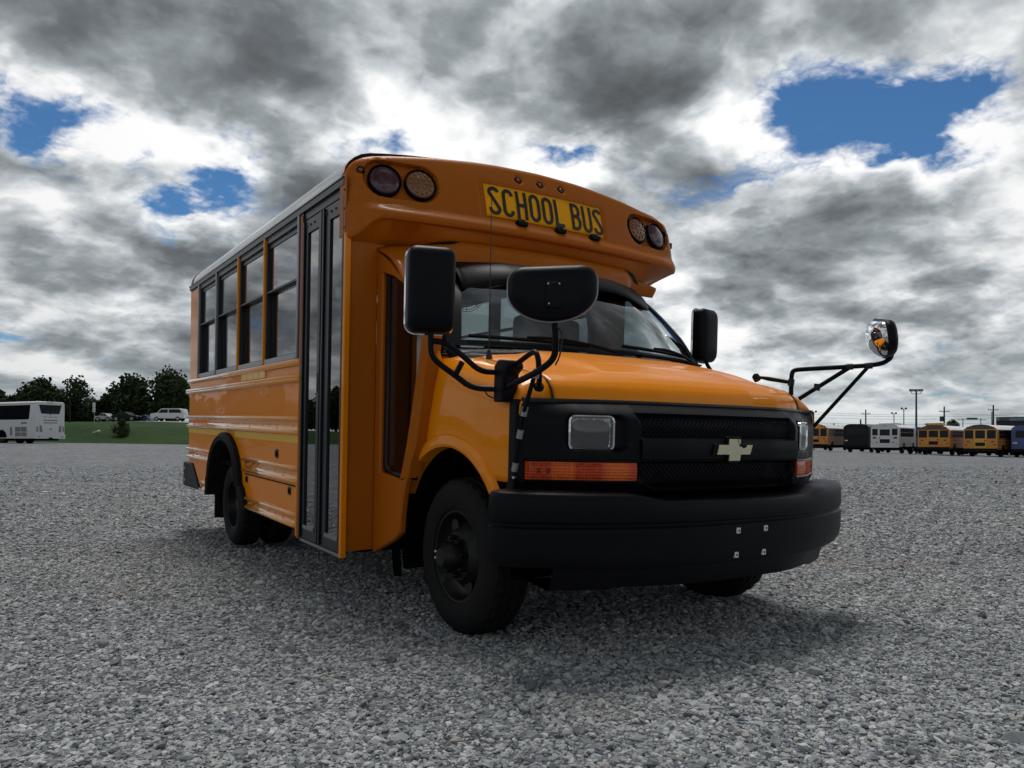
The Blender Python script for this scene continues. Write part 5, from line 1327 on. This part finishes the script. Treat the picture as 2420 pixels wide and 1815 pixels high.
# cars on the road above the bank
def car(name, label, cat, u0, u1, d, col, H, kind, flip=False, dz=0):
    xa, xb = (u0-1210)/F_PX*d, (u1-1210)/F_PX*d; L = xb-xa; x = (xa+xb)/2
    c = empty(name, label, cat, (x, d, bank_z(x, d)+.06+dz), math.pi if flip else 0, 'cars parked on the road above the bank')
    if kind == 'suv': bo = [(-.5, .22), (-.5, .50), (-.485, .60), (-.30, .66), (-.20, .95), (-.16, 1.0), (.40, 1.0), (.46, .93), (.49, .62), (.5, .5), (.5, .22)]; wn = [((-.26, .66), (-.175, .93), (.02, .94), (.02, .66)), ((.05, .66), (.05, .94), (.37, .94), (.43, .66))]
    else: bo = [(-.5, .25), (-.5, .50), (-.46, .62), (-.24, .68), (-.10, .96), (-.04, 1.0), (.12, 1.0), (.20, .95), (.34, .70), (.48, .66), (.5, .55), (.5, .25)]; wn = [((-.20, .70), (-.09, .93), (.03, .95), (.03, .70)), ((.05, .70), (.05, .95), (.17, .92), (.28, .70))]
    hw = .92
    MB().prism([(a*L, b*H) for a, b in bo], lambda a, z, q: (a, q, z), -hw, hw).build('body', col, c, bevel=.06, smooth=30)
    for s in (-1, 1):
        for w_ in wn: MB().prism([(a*L, b*H) for a, b in w_], lambda a, z, q, s=s: (a, s*(hw-.012+q), z), 0, .02).build('side_window', DGL, c)
        for a in (-.31, .31):
            t = MB().lathe([(0, .2), (0, .34), (.03, .37), (.22, .37), (.22, .2)], (a*L, s*(hw+.01), .37), (0, -s, 0), 24).build('wheel', M['rubber'], c)
            MB().lathe([(-.006, .22), (.02, .17), (.02, .03)], (a*L, s*(hw+.01), .37), (0, -s, 0), 16).build('rim', M['alu'], t)
    for a in (-.492, .492): MB().box(a*L-.03, a*L+.03, -.80, -.45, .52*H, .60*H).box(a*L-.03, a*L+.03, .45, .80, .52*H, .60*H).build('lamp', RED if a > 0 else M['clip'], c)
    return c
car('suv', 'white sport utility vehicle parked just behind the rear of the school bus', 'car', 361, 441, 120, WHT, 1.95, 'suv')
car('sedan', 'black sedan with pale bonnet glint right of the round shrub', 'car', 270, 329, 119, BLK, 1.42, 'sedan', flip=True)
car('hatchback', 'small blue car between black sedan and white vehicle', 'car', 331, 360, 121, paintm('car_blue', (.02, .07, .16)), 1.25, 'sedan', dz=-.3)
car('sedan', 'light grey sedan peeking out left of the round shrub', 'car', 231, 268, 121, paintm('car_silver', (.42, .43, .44)), 1.30, 'sedan')
# road sign, stake, drain piece on the bank
x, y = (223-1210)/F_PX*83, 83.0; z = bank_z(x, y)
sg = empty('road_sign', 'white parking sign seen nearly edge-on on a thin post on the bank', 'sign', (x, y, z), R_(-32))
MB().box(-.03, .03, -.03, .03, -.2, 2.35).build('post', M['alu'], sg)
for z0, z1 in ((1.35, 1.80), (1.84, 2.38)): MB().box(-.28, .28, -.045, -.031, z0, z1).build('sign_plate', M['clip'], sg, bevel=.01)
MB().box(-.16, .16, -.049, -.044, 1.50, 1.56).build('sign_mark', RED, sg)
x, y = (165-1210)/F_PX*90, 90.0
tag(MB().box(-.07, .07, -.07, .07, -.2, 3.1).build('wooden_stake', M['bark'], None), 'thin grey wooden stake standing on the bank beside the coach', 'post').location = (x, y, bank_z(x, y))
x, y = (186-1210)/F_PX*72.5, 75.5
dp = MB().tube([(-.35, 0, .10), (.08, 0, .22), (.20, 0, .26), (.36, 0, .28)], .04, 10, radii=[.03, .045, .10, .13]).build('drain_spout', M['clip'], None)
dp.location = (x, y, bank_z(x, y)); tag(dp, 'white flared drain spout lying on the grass slope right of the coach', 'pipe')

# ---------------------------------------------------------------- poles, wires, gantry, building on the right
PM = mat('weathered_grey_pole', (.06, .06, .065), .7); WM = mat('wooden_utility_pole', (.045, .038, .032), .9)
def pole_at(name, label, u, vtop, d, r, m=PM, cat='light pole', group=None):
    x = (u-1210)/F_PX*d; zt = CAM_Z+(1040-vtop)/F_PX*d; z = ground_z(x, d)
    o = empty(name, label, cat, (x, d, z), 0, group)
    MB().tube([(0, 0, -.2), (0, 0, zt-z)], r, 8, radii=[r*1.25, r*.8]).build('pole', m, o)
    return o, zt-z
o, h = pole_at('floodlight_pole', 'tall pole carrying three square floodlights in a row above the yellow bus', 2165.4, 925, 84, .11)
MB().tube(smooth_path([(-.52, 0, h+.05), (-.52, 0, h-.22), (-.40, 0, h-.28), (.40, 0, h-.28), (.52, 0, h-.22), (.52, 0, h+.05)], 1), .03, 6).build('bracket', PM, o)
for k in (-1, 0, 1):
    f = MB().box(k*.52-.20, k*.52+.20, -.12, .12, h+.0, h+.25).build('floodlight', M['blackp'], o, bevel=.02); MB().box(k*.52-.14, k*.52+.14, -.13, -.115, h+.05, h+.20).build('lens', M['alu'], f)
for lab, u, vt, d in (('slim twin-headed light pole rising behind the first yellow bus', 1923.5, 973, 110), ('twin-headed light pole behind the blue bus', 2136, 966, 105), ('shorter light pole with two flat heads behind the white shuttle', 2112.7, 977, 112)):
    o, h = pole_at('light_pole', lab, u, vt, d, .07, group='twin-headed light poles')
    for s in (-1, 1):
        MB().tube([(0, 0, h-.1), (s*.22, 0, h)], .025, 6).build('arm', PM, o)
        MB().lathe([(-.10, .06), (-.02, .13), (.12, .14), (.16, .08)], (s*.26, 0, h+.02), (s*.6, -.3, .5), 12).build('lamp_head', M['blackp'], o)
def upole(label, u, vt, d, arms=True, tr=False):
    o, h = pole_at('utility_pole', label, u, vt, d, .13, WM, 'utility pole', 'wooden utility poles')
    if arms:
        MB().box(-.80, .80, -.04, .04, h-.80, h-.71).build('crossarm', WM, o)
        for k in (-.74, -.40, .40, .74): MB().lathe([(0, .05), (.16, .04)], (k, 0, h-.70), (0, 0, 1), 8).build('insulator', M['clip'], o)
    if tr: MB().lathe([(0, .24), (.05, .27), (.75, .27), (.8, .22)], (-.42, 0, h-2.3), (0, 0, 1), 14).build('transformer', PM, o)
    return o
upole('utility pole with crossarm and hanging wires above the black bus', 2046, 968, 135)
upole('utility pole with a can transformer right of the middle yellow bus', 2231.5, 961, 120, True, True)
upole('tallest utility pole at the right, left of the dark building', 2347.5, 957, 118)
upole('short thick pole stub showing over the black bus', 2034, 991, 105, False)
x, d = (2344.5-1210)/F_PX*116, 116
o, _ = pole_at('steel_mast', 'pale grey steel mast standing right against the tallest utility pole', 2344.3, 972, 116, .12, mat('pale_mast', (.34, .36, .40), .5), 'mast')
def wire(pa, pb, sag, nm, lab):
    pts = [Vector(pa).lerp(Vector(pb), t)-Vector((0, 0, sag*4*t*(1-t))) for t in np.linspace(0, 1, 17)]
    tag(MB().tube(pts, .022, 4).build(nm, M['ink'], None), lab, 'cable', 'overhead wires')
for i, (v0, v1, lab) in enumerate(((972, 976, 'highest overhead wire strung from left to right above the parked buses'), (977, 979, 'second overhead wire just below the highest one'), (984, 984, 'third overhead wire at mid height of the poles'), (997, 996, 'lowest overhead wire just above the bus roofs'))):
    wire(W(1880, v0, 150), W(2440, v1, 118), .5, 'overhead_wire', lab)
gt = empty('sign_gantry', 'thin steel gantry carrying one long dark board between two posts', 'gantry', (*((2297-1210)/F_PX*100, 100), ground_z((2297-1210)/F_PX*100, 100)))
zb_ = CAM_Z+(1040-992)/F_PX*100-gt.location.z
for k in (-1.18, 1.16): MB().tube([(k, 0, -.2), (k, 0, zb_+.18)], .05, 8).build('post', PM, gt)
MB().box(-1.9, 1.85, -.04, .04, zb_-.04, zb_+.03).build('beam', PM, gt); MB().box(-.72, .68, -.08, -.03, zb_+.06, zb_+.26).build('board', M['blackp'], gt)
# dark building at the right edge
d = 108; x0 = (2355-1210)/F_PX*d; zt = CAM_Z+(1040-985.5)/F_PX*d; zg = far_z(x0)
bd_ = empty('commercial_building', 'dark flat-roofed building with a blue-grey fascia at the right edge', 'building', (x0, d, zg), R_(-32))
DW = mat('dark_brick_wall', (.030, .022, .026), .85, fn=dusty((.030, .022, .026), (.05, .045, .045), .4)); FA = mat('blue_grey_fascia', (.05, .075, .09), .5); FA2 = mat('pale_sign_fascia', (.16, .24, .29), .5)
MB().box(0, 16, 0, 18, -.3, zt-zg-.02).build('wall', DW, bd_); MB().box(-.05, 16, -.12, 0, zt-zg-.52, zt-zg).build('fascia', FA, bd_); MB().box(1.55, 12, -.16, -.11, zt-zg-.54, zt-zg-.16).build('sign_panel', FA2, bd_)
MB().box(0, .32, -.15, -.11, zt-zg-.50, zt-zg-.04).build('corner_panel', FA2, bd_); MB().box(.0, 16, -.6, 0, zt-zg-2.15, zt-zg-2.05).build('canopy', M['alu'], bd_)
sgl = MB()
for k in range(9): sgl.box(1.9+k*.20, 1.98+k*.20, -.172, -.158, zt-zg-.40+.02*(k % 2), zt-zg-.30)
tag(sgl.build('sign_mark', FA, bd_), kind='stuff')
for k in range(3): MB().box(1.2+k*2.2, 2.6+k*2.2, -.02, .05, .2, zt-zg-2.3).build('window', DGL, bd_)
